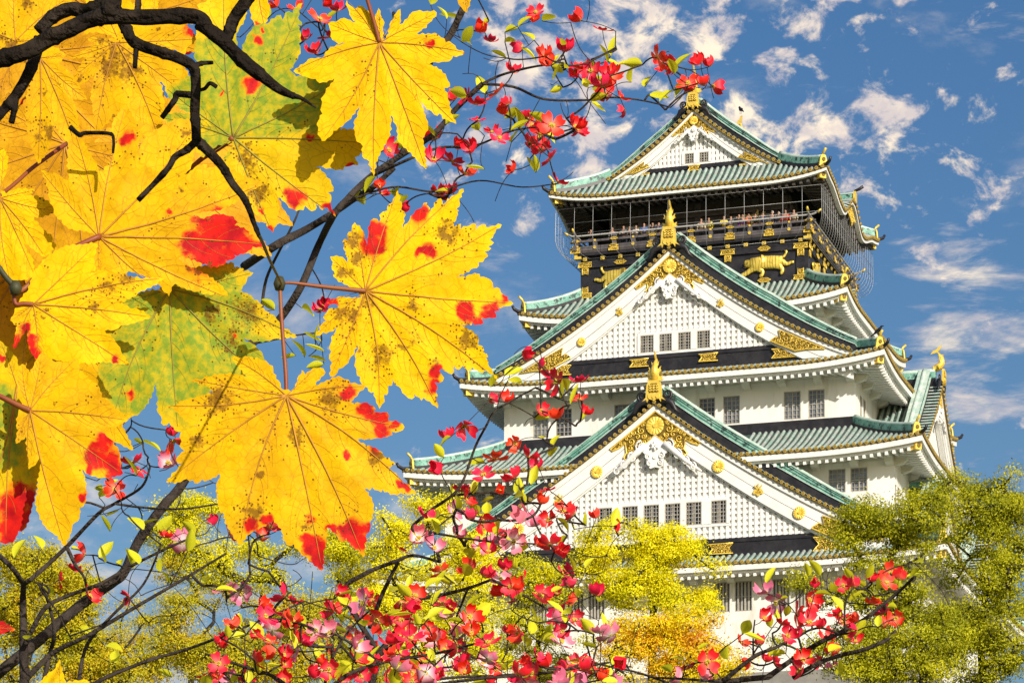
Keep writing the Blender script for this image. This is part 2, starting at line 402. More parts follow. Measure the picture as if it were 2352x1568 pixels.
# --- filigree, medallions, plates
def spiral(mb, F, cs, cz, d, r, turns=1.5, a0=0, sgn=1, w=.03, mi=0, n=14):
    pts = []
    for i in range(n + 1):
        x = i / n; rr = r * (1 - .86 * x); a = a0 + sgn * turns * 2 * math.pi * x
        pts.append(F(cs + rr * math.cos(a), d, cz + rr * math.sin(a)))
    mb.tube(pts, [w * (1 - .35 * i / n) for i in range(n + 1)], 4, mi)
def inside(p, poly):
    x, z = p; r = False; n = len(poly)
    for i in range(n):
        (x1, z1), (x2, z2) = poly[i], poly[(i + 1) % n]
        if (z1 > z) != (z2 > z) and x < (x2 - x1) * (z - z1) / (z2 - z1) + x1: r = not r
    return r
def edge_dist(p, poly):
    P = Vector((p[0], p[1])); m = 9; n = len(poly)
    for i in range(n):
        a = Vector(poly[i]); b = Vector(poly[(i + 1) % n]); ab = b - a
        t = max(0, min(1, (P - a).dot(ab) / max(ab.length_squared, 1e-9))); m = min(m, (a + ab * t - P).length)
    return m
def filigree(F, polys, d, scale, name, parent=None, seed=1, mirror=False, rim=.045, avoid=None, label=None):
    rnd = random.Random(seed); mb = MB()
    for poly in polys:
        mb.prism(poly, d, d + .03, F, 1)
        mb.tube([F(x, d + .06, z) for x, z in poly + poly[:1]], rim * scale, 5, 0, cap=False)
        xs = [p[0] for p in poly]; zs = [p[1] for p in poly]; circ = []
        for _ in range(1500):
            p = (rnd.uniform(min(xs), max(xs)), rnd.uniform(min(zs), max(zs)))
            if mirror and p[0] < .03: continue
            if not inside(p, poly): continue
            r = min(edge_dist(p, poly) * .95, .20 * scale)
            if mirror: r = min(r, p[0])
            if avoid and math.hypot(p[0] - avoid[0], p[1] - avoid[1]) < avoid[2] + r * .8: continue
            for c in circ: r = min(r, math.hypot(p[0] - c[0], p[1] - c[1]) - c[2] * .9)
            if r < .055 * scale: continue
            circ.append((p[0], p[1], r))
        for (x, z, r) in circ:
            a0 = rnd.uniform(0, 6.28); sg = rnd.choice((-1, 1)); tr = 1.1 + .5 * rnd.random()
            w = min(.034 * scale, r * .24)
            spiral(mb, F, x, z, d + .07, r, tr, a0, sg, w)
            if mirror: spiral(mb, F, -x, z, d + .07, r, tr, math.pi - a0, -sg, w)
    return part(mb, name, [M['gold'], M['gold_dark']], parent, label)
def chrys(mb, F, s, z, d, r, n=14):
    disc(mb, (s, d, z), F, r, .05, 0, 20)
    for i in range(n):
        a = 2 * math.pi * i / n; vs = []
        for rr, w, h in ((.22, .05, .06), (.55, .13, .10), (.85, .17, .11), (1.0, .08, .07)):
            for e in (-1, 0, 1):
                x = r * (rr * math.cos(a) - e * w * math.sin(a)); y = r * (rr * math.sin(a) + e * w * math.cos(a))
                vs.append(F(s + x, d + (h if e == 0 else .045), z + y))
        mb.add(vs, [(k * 3 + j, k * 3 + j + 1, k * 3 + 4 + j, k * 3 + 3 + j) for k in range(3) for j in range(2)], 0, True)
    disc(mb, (s, d, z), F, r * .22, .12, 0, 10)
def paulownia(mb, F, s, z, d, r):
    for a, l in ((-30, .9), (90, 0.0), (210, .9), (270, .95)):
        if l: 
            c = (s + r * .55 * math.cos(R(a)), z + r * .5 * math.sin(R(a)))
            poly = []
            for i in range(14):
                t = 2 * math.pi * i / 14; rr = r * .46 * (1 + .18 * math.cos(3 * t))
                poly.append((c[0] + rr * math.cos(t + R(a)), c[1] + rr * math.sin(t + R(a))))
            mb.prism(poly, d, d + .05, F, 0)
    for k in (-1, 0, 1):
        mb.tube([F(s, d + .05, z), F(s + k * r * .35, d + .06, z + r * .5), F(s + k * r * .62, d + .06, z + r * (1.05 if k == 0 else .8))], .03 * r * 2, 5, 0)
        for q in (.4, .7, 1.0): disc(mb, (s + k * r * .62 * q, d + .03, z + r * (1.05 if k == 0 else .8) * q), F, r * .14, .06, 0, 8)
def bowtie(F, s0, s1, z0, z1, d, seed=3, scale=.8, ends=(1, 1)):
    h = (z1 - z0) / 2; zc = (z0 + z1) / 2; n = h * .9
    poly = [(s0, z0), (s1, z0)] + ([(s1 - n, zc)] if ends[1] else []) + [(s1, z1), (s0, z1)] + ([(s0 + n, zc)] if ends[0] else [])
    return filigree(F, [poly], d, scale, 'gilt_plate', seed=seed)

def dolphin(F, s0, d0, z0, h, parent=None):
    """gilt roof-ridge dolphin, head down, tail curled up and inward"""
    k = h / 1.5; mb = MB()
    prof = [(-.34, .04, .20, .16), (-.16, .14, .27, .24), (.06, .26, .27, .24), (.20, .42, .24, .20), (.24, .60, .21, .17), (.19, .80, .17, .14), (.08, 1.0, .13, .10), (-.04, 1.16, .09, .06), (-.12, 1.28, .05, .035)]
    vs = []; n = 10
    for i, (dd, zz, w, th) in enumerate(prof):
        dn = Vector((prof[min(i + 1, 8)][0] - prof[max(i - 1, 0)][0], prof[min(i + 1, 8)][1] - prof[max(i - 1, 0)][1])).normalized()
        rib = 1 + (.07 if i % 2 else 0)
        for j in range(n):
            a = 2 * math.pi * j / n; e = th * math.sin(a) * rib
            vs.append(F(s0 + k * w * math.cos(a) * rib, d0 + k * (dd - dn.y * e), z0 + k * (zz + dn.x * e)))
    mb.add(vs, [(i * n + j, i * n + (j + 1) % n, (i + 1) * n + (j + 1) % n, (i + 1) * n + j) for i in range(8) for j in range(n)] + [tuple(range(n))], 0, True)
    FF = lambda s, d, z: F(s0 + k * s, d0 + k * d, z0 + k * z)
    G = lambda d, s, z: FF(s, d, z)
    mb.prism([(-.10, 1.22), (.10, 1.42), (.20, 1.72), (.02, 1.62), (-.16, 1.42), (-.40, 1.34), (-.58, 1.10), (-.40, 1.16)], -.035, .035, lambda a, b, c: FF(b, a, c))
    for e in (-1, 1):
        mb.prism([(.16, .22), (.46, .34), (.40, .16), (.52, .10), (.30, .02), (.16, .06)], .02, .08, lambda a, b, c, e=e: FF(e * a, b, c))
        mb.prism([(.14, .62), (.36, .86), (.32, .66), (.40, .62), (.18, .46)], .08, .14, lambda a, b, c, e=e: FF(e * a, b, c))
        mb.prism([(.08, .95), (.22, 1.16), (.20, .98), (.12, .84)], .02, .06, lambda a, b, c, e=e: FF(e * a, b, c))
        mb.tube([FF(e * .13, -.30, .18), FF(e * .17, -.38, .22)], [.06, .04], 6)
    for q in range(6):
        dd, zz = .38 - .02 * q, .35 + .12 * q
        mb.prism([(dd - .10, zz - .06), (dd + .08, zz + .10), (dd - .12, zz + .08)], -.02, .02, lambda a, b, c: FF(b, a, c))
    o = part(mb, 'dolphin_finial', M['gold'], parent)
    return o
def ridge_end(F, d, za, k=1.0, dol=True, fish_h=1.5, parent=None):
    """black scrolls, gilt bell-shaped plate and the dolphin at the head of a gable ridge"""
    mb = MB()
    for e in (-1, 1):
        spiral(mb, F, e * .78 * k, za + .30 * k, d + .02, .30 * k, 1.6, R(270 if e > 0 else 270), e, .10 * k, 0, 18)
        mb.tube([F(e * .30 * k, d, za + .05 * k), F(e * .70 * k, d + .03, za - .05 * k), F(e * 1.05 * k, d + .03, za - .22 * k), F(e * 1.25 * k, d, za - .62 * k), F(e * 1.5 * k, d, za - .85 * k)], [.18 * k, .22 * k, .20 * k, .13 * k, .08 * k], 7, 0)
    mb.prism([(-.7 * k, za - .25 * k), (.7 * k, za - .25 * k), (.5 * k, za + .3 * k), (-.5 * k, za + .3 * k)], d - .2, d + .02, F, 0)
    a = part(mb, 'ridge_scroll', M['black'], parent)
    mb = MB()
    b = [(-.74, -.10), (-.50, .12), (-.46, .75), (-.40, .98), (-.22, 1.14), (.22, 1.14), (.40, .98), (.46, .75), (.50, .12), (.74, -.10), (.46, .02), (.42, -.16), (.30, .04), (.10, -.02), (0, -.10), (-.10, -.02), (-.30, .04), (-.42, -.16), (-.46, .02)]
    b = [(x * k, za + (z + .02) * k) for x, z in b]
    mb.prism(b, d + .10, d + .24, F, 0)
    mb.prism([(x * k, za + z * k) for x, z in ((-.30, .42), (.30, .42), (.28, .85), (.18, .96), (-.18, .96), (-.28, .85))], d + .24, d + .26, F, 1)
    for x in (-.2, 0, .2):
        mb.tube([F(x * k, d + .27, za + .42 * k), F(x * 1.05 * k, d + .28, za + .9 * k)], .022 * k, 4, 0)
        for q in range(3):
            for e in (-1, 1): mb.tube([F(x * k, d + .28, za + (.48 + .14 * q) * k), F((x + e * .09) * k, d + .28, za + (.60 + .14 * q) * k)], .026 * k, 4, 0)
    for e in (-1, 0, 1): 
        mb.prism([(e * .24 * k + x * k, za + z * k) for x, z in ((0, .02), (.12, .16), (.11, .32), (0, .40), (-.11, .32), (-.12, .16))], d + .24, d + .29, F, 0)
    part(mb, 'gilt_ridge_plate', [M['gold'], M['gold_dark']], parent)
    if dol: dolphin(F, 0, d - .15, za + 1.14 * k, fish_h, parent)

def gable(F, d0, za, U, H, c, wv, k, band, d_back, name='gable', lat=True, ornaments=True, meds=(), wins=(), nwin=(4, 5), low=1.0, ridge_h=1.0, dback_ridge=None, lat_sp=.335, ridge_u=None):
    Rk = lambda s: za - H * (min(1.05, abs(s) / U) + c * min(1.05, abs(s) / U) * (1 - min(1.05, abs(s) / U)))
    zb1, zb0 = band
    # where the lower edge of the barge board meets the band
    Uin = U
    for i in range(400):
        s = U * i / 400
        if Rk(s) - wv < zb1: Uin = s; break
    n = 44; S = [U * (2 * i / n - 1) for i in range(n + 1)]
    g = MB()
    wide = lambda s: wv * (1 - .12 * (1 - abs(s) / U))
    def bandstrip(o0, o1, da, db, mi=0):
        T = [F(s, db, Rk(s) - o0(s)) for s in S]; B = [F(s, db, max(zb0 - .1, Rk(s) - o1(s))) for s in S]
        T2 = [F(s, da, Rk(s) - o0(s)) for s in S]; B2 = [F(s, da, max(zb0 - .1, Rk(s) - o1(s))) for s in S]
        g.grid([T2, T, B, B2], mi, False)
    bandstrip(lambda s: .12, lambda s: .12 + .34 * k, d0 - .5, d0 + .02)
    bandstrip(lambda s: .12 + .34 * k, lambda s: .12 + .34 * k + (wide(s) - .34 * k) * .47, d0 - .5, d0 - .09)
    bandstrip(lambda s: .12 + .34 * k + (wide(s) - .34 * k) * .47 + .03, lambda s: wide(s), d0 - .5, d0 - .11)
    bandstrip(lambda s: wide(s) - .02, lambda s: wide(s) + .10 * k, d0 - .5, d0 - .22)
    # back panel and base
    dp = d0 - .54
    g.add([F(s, dp, Rk(s) - .3) for s in S] + [F(s, dp, min(zb1 - .02, Rk(s) - .3)) for s in S], [(i, i + 1, n + 2 + i, n + 1 + i) for i in range(n)])
    gb = part(g, name, M['white'])
    if lat:
        L = MB(); ns = int(Uin / lat_sp)
        inw = lambda s, z: any(a - .25 < s < b + .25 and c0 - .2 < z < d1 + .25 for a, b, c0, d1 in wins)
        for i in range(-ns, ns + 1):
            s = (i + .5) * lat_sp
            zt = Rk(s) - wide(s) + .1
            if zt - zb1 < .15: continue
            segs = [(zb1, zt)]
            for a, b, c0, d1 in wins:
                if a - .16 < s < b + .16:
                    segs = [(zb1, c0 - .12), (d1 + .14, zt)]
            for z0, z1 in segs:
                if z1 - z0 > .1: L.box((s - .086, dp, z0), (s + .086, d0 - .36, z1), 0, F)
        zmax = za - wv
        j = 0
        while zb1 + .12 + j * .345 < zmax:
            z = zb1 + .12 + j * .345; j += 1
            sl = 0
            for q in range(300):
                s = U * q / 300
                if Rk(s) - wide(s) + .1 < z: break
                sl = s
            if sl < .2: continue
            cuts = sorted([(a - .16, b + .16) for a, b, c0, d1 in wins if c0 - .12 < z < d1 + .14])
            x = -sl
            for a, b in cuts + [(sl, sl)]:
                if a - x > .05: L.box((x, dp, z - .078), (a, d0 - .395, z + .078), 0, F)
                x = max(x, b)
        if wins:   # smooth plaster posts and lintel round the window row
            a = min(w[0] for w in wins) - .16; b = max(w[1] for w in wins) + .16; c0, d1 = wins[0][2], wins[0][3]
            L.box((a, dp, d1), (b, d0 - .33, d1 + .16), 0, F); L.box((a, dp, c0 - .14), (b, d0 - .33, c0), 0, F)
            xs = [a] + [q for w in sorted(wins) for q in (w[0], w[1])] + [b]
            for i in range(0, len(xs), 2): L.box((xs[i], dp, c0), (xs[i + 1], d0 - .30, d1), 0, F)
        part(L, 'lattice', M['white'], gb)
    for w in wins: window(F, d0 - .30, *w, nx=nwin[0], nz=nwin[1], pane='glass_dark', rd=.22)
    # black base band
    if band[0] > band[1]:
        B = MB(); ub = min(U * 1.0, Uin + (zb1 - zb0) * 2.2)
        for i in range(400):
            s = U * i / 400
            if Rk(s) - .2 < zb1: ub = s - .05; break
        B.box((-ub, d0 - .52, zb0 - .35), (ub, d0 - .30, zb1), 0, F); B.box((-ub, d0 - .3, zb1 - .26), (ub, d0 - .24, zb1 - .19), 0, F)
        part(B, 'black_band', M['black'], gb)
    # tile ends along the rake, their rolls, the slopes behind and the descending ridge
    caps, sl = MB(), MB(); arc = 0; nxt = 0; prev = None; N = 600
    for sg in (-1, 1):
        arc = 0; nxt = 0 if sg < 0 else SP; prev = (0, za)
        for i in range(N + 1):
            s = sg * U * i / N; z = Rk(s)
            arc += math.hypot(s - prev[0], z - prev[1]); prev = (s, z)
            if arc >= nxt:
                nxt += SP
                cap_end(caps, s, d0 + .16, z + .02, F, .112)
                roll(caps, [(s, d0 + .16, z + .02), (s, d0 - .7, z + .02)], F, .115, 5, 3)
    strip(caps, [[F(s, d0 + .13, Rk(s) - .02) for s in S], [F(s, d0 + .13, Rk(s) - .12) for s in S], [F(s, d0, Rk(s) - .13) for s in S]], 2)
    part(caps, 'tile_end_row', [M['capring'], M['gold_dark'], M['gold_dark'], M['tile']], gb)
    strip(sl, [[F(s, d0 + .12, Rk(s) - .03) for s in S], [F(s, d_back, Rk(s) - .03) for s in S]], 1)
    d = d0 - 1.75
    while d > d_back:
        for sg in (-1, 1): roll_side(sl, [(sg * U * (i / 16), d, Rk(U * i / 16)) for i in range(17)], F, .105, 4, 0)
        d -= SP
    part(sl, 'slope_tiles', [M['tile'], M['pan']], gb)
    rg = MB(); ru = ridge_u or U
    for sg in (-1, 1):
        m = 26; path = []; sd = []; u0 = []; u1 = []; u2 = []; u3 = []
        for i in range(m + 1):
            s = sg * ru * (.03 + .97 * i / m); x = i / m
            h = ridge_h * (1 - .38 * max(0, (x - .55) / .45))
            path.append(F(s, d0 - .95, Rk(s))); sd.append(F(0, 1, 0) - F(0, 0, 0))
            u0.append(-.05); u1.append(.80 * h); u2.append(1.38 * h); u3.append(1.42 * h)
        sweep_box(rg, path, u0, u1, .36, sd, 1); sweep_box(rg, path, u1, [a + .06 for a in u1], .43, sd, 2); sweep_box(rg, path, [a + .06 for a in u1], u2, .32, sd, 0)
        rg.tube([p + Vector((0, 0, a)) for p, a in zip(path, u3)], .13, 8, 2)
        sweep_box(rg, path, [a - .02 for a in u2], [a + .05 for a in u2], .37, sd, 2)
        for f in (.35, .68): sweep_box(rg, path, [a + (b - a) * f - .02 for a, b in zip(u1, u2)], [a + (b - a) * f + .02 for a, b in zip(u1, u2)], .335, sd, 1)
    db = dback_ridge if dback_ridge is not None else d_back
    rg.box((-.30, db, za - .2), (.30, d0 - .28, za + .50 * ridge_h), 1, F); rg.box((-.26, db, za + .5 * ridge_h), (.26, d0 - .28, za + 1.0 * ridge_h), 0, F)
    rg.tube([F(0, d0 - .28, za + 1.05 * ridge_h), F(0, db, za + 1.05 * ridge_h)], .2, 8, 2)
    part(rg, 'gable_ridge', [M['ridge'], M['black'], M['ridge_cap']], gb)
    # gilt apex fretwork with a chrysanthemum boss, fretwork at the feet, white carved pendant
    if ornaments:
        zA = za - .12 - .34 * k; q = k * 1.35
        o = lambda s: Rk(s) - .12 - .36 * k
        tip = 2.05 * q
        poly = [(0, o(0) - .02)] + [(tip * f, o(tip * f) - .02) for f in (.25, .5, .75, 1.0)]
        poly += [(tip * .95, o(tip) - .10 * q), (tip * .80, o(tip * .8) - .28 * q), (tip * .66, o(tip * .7) - .26 * q), (1.30 * q, zA - 1.75 * q), (1.44 * q, zA - 1.95 * q), (1.30 * q, zA - 2.12 * q), (1.12 * q, zA - 1.95 * q), (0, zA - 1.08 * q)]
        full = poly + [(-x, z) for x, z in poly[-2:0:-1]]
        filigree(F, [full], d0 - .10, k * 1.15, 'apex_fretwork', seed=11, mirror=True, avoid=(0, zA - .72 * q, .42 * q))
        mb = MB(); chrys(mb, F, 0, zA - .66 * q, d0 - .04, .40 * q); part(mb, 'gilt_boss', M['gold'])
        for sg in (-1, 1):
            # foot of the barge: a long fretwork triangle lying across the board, a plate on the band below
            fz = lambda s, f: Rk(s) - .12 - wide(s) * f
            q1, q2, q3, q4 = Uin - .05, Uin + .70 * k, Uin + 4.2 * k, Uin + 1.9 * k
            pl = [(q1, zb1 + .22 * k), (q1 + .45 * k, zb1 + .5 * k), (q2 + .05 * k, fz(q2, .62)), (q2 - .1 * k, fz(q2, .28))] + [(q2 + (q3 - q2) * x, fz(q2 + (q3 - q2) * x, .27 - .05 * x)) for x in (.25, .5, .75, 1)] + [(q4 + .9 * k, zb0 + .48 * (zb1 - zb0)), (q4, zb0 + .40 * (zb1 - zb0))]
            poly = [(sg * x, z) for x, z in pl]
            if sg < 0: poly = poly[::-1]
            filigree(F, [poly], d0 - .06, k, 'foot_fretwork', seed=21 + sg)
            a, b = q1 + .05 * k, q4 - .05 * k
            bowtie(F, min(sg * a, sg * b), max(sg * a, sg * b), zb0 + .08, zb1 - .28, d0 - .23, 31, k * .8, (sg > 0, sg < 0))
        pend = MB(); zc = zA - 1.08 * q - .30 * q
        Fp = F; dd = d0 - .07
        body = []
        for i in range(28):
            t = 2 * math.pi * i / 28; rr = (.50 + .07 * math.cos(5 * t)) * q
            body.append((rr * math.sin(t) * (.95 if math.cos(t) < 0 else 1.1), zc - .48 * q + rr * 1.0 * math.cos(t) - (.18 * q if math.cos(t) < -.8 else 0)))
        pend.prism(body, dd - .05, dd + .10, F, 0)
        pend.prism([(-.55 * q, zc - .15 * q), (0, zc + .35 * q), (.55 * q, zc - .15 * q), (.3 * q, zc - .55 * q), (-.3 * q, zc - .55 * q)], dd - .05, dd + .06, F, 0)
        for sg in (-1, 1):
            for (x, z, r, tn) in ((.62, -.18, .28, 1.7), (.30, -.62, .15, 1.4), (.24, -.92, .13, 1.4), (1.02, -.62, .24, 1.3), (1.38, -.92, .20, 1.3), (1.72, -1.18, .17, 1.2)):
                spiral(pend, F, sg * x * q, zc + z * q, dd + .13, r * q, tn, R(90), -sg, .05 * q, 0, 16)
            pend.tube([F(sg * .4 * q, dd + .06, zc - .1 * q), F(sg * .9 * q, dd + .08, zc - .48 * q), F(sg * 1.4 * q, dd + .08, zc - .92 * q), F(sg * 2.1 * q, dd + .05, zc - 1.42 * q)], [.16 * q, .15 * q, .12 * q, .05 * q], 6, 0)
        for i in range(6):
            a = 2 * math.pi * i / 6 + .5
            pend.tube([F(0, dd + .14, zc - .18 * q), F(.2 * q * math.cos(a), dd + .18, zc - .18 * q + .2 * q * math.sin(a))], [.09 * q, .05 * q], 5, 0)
        disc(pend, (0, dd + .10, zc - .66 * q), F, .09 * q, .06, 0, 8)
        part(pend, 'pendant_carving', M['white'])
    for i, (s, z, kind, r) in enumerate(meds):
        mb = MB()
        (chrys if kind == 'c' else paulownia)(mb, F, s, z, d0 - .06, r); part(mb, 'gilt_boss', M['gold'])
    return gb

# --- storeys and roofs, from the bottom up
def tri(x0, x1, z0, z1): return (x0, x1, z0, z1)
W5 = [(3.34, 4.35, 32.37, 34.15), (4.65, 5.70, 32.37, 34.15), (6.94, 7.95, 32.37, 34.15), (8.25, 9.26, 32.37, 34.15)]
W5 = W5 + [(-b, -a, c, d) for a, b, c, d in W5]
W4 = [(9.97, 10.99, 39.27, 40.67), (11.28, 12.29, 39.27, 40.67)]; W4 += [(-b, -a, c, d) for a, b, c, d in W4]
W3 = [(1.40, 2.40, 44.45, 46.14), (2.90, 3.93, 44.45, 46.14), (6.64, 7.67, 44.45, 46.14), (8.14, 9.14, 44.45, 46.14)]; W3 += [(-b, -a, c, d) for a, b, c, d in W3]
W2 = [(6.35, 7.30, 50.0, 51.45), (-7.3, -6.35, 50.0, 51.45)]
R3 = [(-8.85, -8.2, 44.6, 46.0), (-7.85, -7.1, 44.6, 46.0), (7.1, 7.85, 44.6, 46.0), (8.2, 8.85, 44.6, 46.0)]
R4 = [(-12.95, -12.4, 38.2, 39.6), (-12.15, -11.5, 38.2, 39.6), (11.5, 12.15, 38.2, 39.6), (12.4, 12.95, 38.2, 39.6)]
wall(15.6, 14.5, 28.6, 34.8, M['plaster'], {0: W5}, 'ground_storey_wall')
wall(13.9, 13.1, 35.6, 41.5, M['plaster'], {0: W4, 1: R4}, 'lower_storey_wall')
wall(11.0, 10.3, 43.3, 47.2, M['plaster'], {0: W3, 1: R3}, 'middle_storey_wall')
wall(8.6, 7.7, 48.6, 51.95, M['plaster'], {0: W2}, 'upper_storey_wall')
for w in W5: window(Ff, 14.5, *w, nx=5, pane='glass_dark', bars='v')
for w in W4: window(Ff, 13.1, *w, nx=4, nz=5)
for i, w in enumerate(W3): window(Ff, 10.3, *w, nx=4, nz=6, pane='glass_dark' if i in (0, 6) else 'glass')
for w in W2: window(Ff, 7.7, *w, nx=5, nz=6)
for w in R3: window(Fr, 11.0, *w, nx=3, nz=6)
for w in R4: window(Fr, 13.9, *w, nx=3, nz=5)
hip_roof(17.6, 16.5, 34.84, 13.9, 13.1, 36.7, .5, 2.0, 34.72, label='lowest tiled roof')
hip_roof(15.92, 15.09, 41.43, 11.0, 10.3, 43.78, .52, 2.0, 41.3, cut=4.7)
hip_roof(13.2, 12.47, 47.22, 8.6, 7.7, 49.3, .55, 2.2, 47.05)
hip_roof(10.36, 9.42, 51.93, 7.2, 6.5, 53.85, .55, 1.75, 51.8)
hip_roof(8.82, 8.16, 59.66, 5.45, 6.0, 61.32, .5, 1.9, 59.5, dark=True, karahafu=True, f1=.16, label='top roof over the balcony')
for a in ((15.6, 14.5, 34.6), (13.9, 13.1, 41.2), (11.0, 10.3, 46.95), (8.6, 7.7, 51.7)): brackets(*a)
mb = MB()
for hw, hd, z0, z1 in ((11.0, 10.3, 43.7, 44.36), (8.6, 7.7, 49.2, 49.6)):
    for F, L, D in ((Ff, hw, hd), (Fr, hd, hw)):
        mb.box((-L - .1, D, z0), (L + .1, D + .10, z1), 0, F); mb.box((-L - .1, D + .1, z0), (L + .1, D + .16, z0 + (z1 - z0) * .55), 0, F)
part(mb, 'black_sill_band', M['black'])

# --- the three gables of the front and the smaller ones of the right-hand side
MG = [(4.55, 0, 'p', .27), (-4.45, 0, 'p', .27), (7.25, 0, 'c', .30), (-7.25, 0, 'c', .30)]
def on_barge(U, H, c, za, wv, lst, f=.62):
    out = []
    for s, _, kd, r in lst:
        x = abs(s) / U; z = za - H * (x + c * x * (1 - x)); out.append((s, z - wv * f, kd, r))
    return out
w_bot = [(-3.69, -2.72, 37.52, 38.90), (-2.11, -1.14, 37.52, 38.90), (-.80, .17, 37.52, 38.90), (.50, 1.47, 37.52, 38.90), (1.79, 2.76, 37.52, 38.90), (3.32, 4.27, 37.52, 38.90)]
gable(Ff, 15.3, 44.83, 14.0, 8.53, .265, 1.95, 1.0, (36.62, 35.45), 10.0, wins=w_bot, nwin=(5, 6), lat_sp=.345,
      meds=on_barge(14, 8.53, .265, 44.83, 1.95, [(3.85, 0, 'c', .36), (-3.6, 0, 'c', .36), (6.25, 0, 'p', .33), (-5.95, 0, 'p', .33), (8.7, 0, 'c', .36), (-8.5, 0, 'c', .36)]), dback_ridge=10.0)
ridge_end(Ff, 15.35, 44.95, 1.0, True, 1.55)
for s in (-4.9, 3.2): bowtie(Ff, s, s + 1.5, 35.72, 36.30, 15.07, 5)
w_mid = [(-1.93, -1.08, 48.80, 49.88), (-.74, .06, 48.80, 49.88), (.42, 1.24, 48.80, 49.88), (1.60, 2.43, 48.80, 49.88)]
gable(Ff, 11.95, 54.90, 11.2, 7.02, .38, 1.68, .78, (48.66, 47.75), 7.0, wins=w_mid, nwin=(5, 6), meds=on_barge(11.2, 7.02, .38, 54.9, 1.68, [(3.15, 0, 'p', .24), (-3.15, 0, 'p', .24), (5.55, 0, 'c', .27), (-5.55, 0, 'c', .27)]), dback_ridge=6.4, ridge_h=.98)
ridge_end(Ff, 12.0, 55.02, .96, True, 1.45)
for s in (-2.55, 1.75): bowtie(Ff, s, s + 1.2, 47.98, 48.42, 11.72, 6, .7)
w_top = [(-.66, -.06, 61.84, 62.50), (.27, .88, 61.84, 62.50)]
gable(Ff, 6.2, 65.12, 5.7, 4.0, .32, 1.05, .50, (61.74, 61.30), -6.2, wins=w_top, nwin=(4, 4), lat_sp=.26, dback_ridge=-6.0, ridge_h=.72)
ridge_end(Ff, 6.22, 65.15, .80, True, 1.55)
bowtie(Ff, -.42, .38, 61.36, 61.66, 5.98, 7, .5)
gable(Fb, 6.25, 65.12, 5.7, 4.0, .32, 1.05, .50, (61.74, 61.30), 5.0, lat=False, ornaments=False, dback_ridge=5.0, ridge_h=.72, name='rear_gable')
ridge_end(Fb, 6.3, 65.15, .8, True, 2.3)
gable(shift(Fr, -1.25), 14.5, 48.10, 6.6, 5.4, .22, 1.5, .62, (43.0, 42.4), 10.6, name='side_gable', lat=False, ridge_h=.8, dback_ridge=10.9)
ridge_end(shift(Fr, -1.25), 14.55, 48.20, .72, True, 1.35)
gable(shift(Fr, -1.3), 9.0, 54.35, 3.1, 2.0, .2, .8, .4, (52.7, 52.4), 7.0, name='side_gable', lat=False, ornaments=False, ridge_h=.5)
gable(shift(Fr, -8.2), 16.1, 39.9, 5.2, 3.9, .22, 1.2, .5, (36.5, 36.1), 13.8, name='side_gable', lat=False, ornaments=False, ridge_h=.7)
gable(shift(Fr, 6.5), 16.1, 39.9, 5.2, 3.9, .22, 1.2, .5, (36.5, 36.1), 13.8, name='side_gable', lat=False, ornaments=False, ridge_h=.7)
# small ridge and gilt end over the curved eave of the top roof's right-hand side
mb = MB(); mb.box((-.16, 6.6, 60.35), (.16, 8.75, 60.8), 0, Fr); mb.box((-.2, 6.6, 60.8), (.2, 8.8, 60.88), 2, Fr); part(mb, 'curved_eave_ridge', [M['ridge'], M['black'], M['ridge_cap']])
mb = MB(); mb.prism([(-.3, 60.3), (-.24, 60.8), (0, 61.05), (.24, 60.8), (.3, 60.3)], 8.8, 8.95, Fr); mb.tube([Fr(0, 8.85, 61.0), Fr(0, 9.15, 61.1), Fr(0, 9.4, 61.25)], [.08, .1, .1], 7, 1); part(mb, 'ridge_end_plate', [M['gold'], M['black']])
filigree(Fr, [[(-1.2, 59.35), (0, 60.0), (1.2, 59.35), (.4, 59.2), (0, 58.8), (-.4, 59.2)]], 8.6, .6, 'eave_fretwork', seed=4)
# --- the black top storey
mb = MB()
mb.box((-7.2, -6.5, 53.4), (7.2, 6.5, 56.62))
for F, L, D in ((Ff, 7.2, 6.5), (Fr, 6.5, 7.2)):
    mb.box((-L - .02, D, 55.72), (L + .02, D + .14, 56.10), 0, F)
    mb.box((-L - .10, D, 56.44), (L + .10, D + .34, 56.66), 0, F)
    mb.box((-L - .02, D, 53.85), (L + .02, D + .12, 54.12), 0, F)
    for k in (0, 4, 8, 12):
        s = -L + .33 + (2 * L - .66) * k / 12; mb.box((s - .3, D, 54.12), (s + .3, D + .09, 55.72), 0, F)
part(mb, 'black_storey_wall', M['black'])
for a, b in ((1.45, 2.05), (-2.05, -1.45), (.2, .8), (-.8, -.2)): window(Ff, 6.52, a, b, 54.5, 55.65, 4, 6, 'glass_dark', rd=.05)
mb = MB(); mb.box((-5.7, -5.0, 56.6), (5.7, 5.0, 59.7))
part(mb, 'balcony_room_wall', M['dark'])
mb = MB()
for F, L, D in ((Ff, 5.7, 5.0), (Fr, 5.0, 5.7)):
    for k in range(7):
        s = -L + .2 + (2 * L - .4) * k / 6; mb.box((s - .2, D, 56.7), (s + .2, D + .14, 59.55), 0, F)
    mb.box((-L, D, 58.7), (L, D + .2, 59.05), 0, F); mb.box((-L, D + .01, 56.7), (L, D + .1, 57.1), 0, F)
part(mb, 'balcony_post', M['rail'])
M['panel'] = mat('pale_wall_panel', (.34, .37, .42), .5)
for a, b in ((-4.75, -2.1), (2.1, 4.75)):
    mb = MB(); mb.box((a, 5.01, 57.2), (b, 5.05, 58.55), 0, Ff); part(mb, 'pale_wall_panel', M['panel'])
mb = MB(); mb.box((-7.55, -6.85, 56.62), (7.55, 6.85, 56.74)); part(mb, 'balcony_floor', M['dark'])
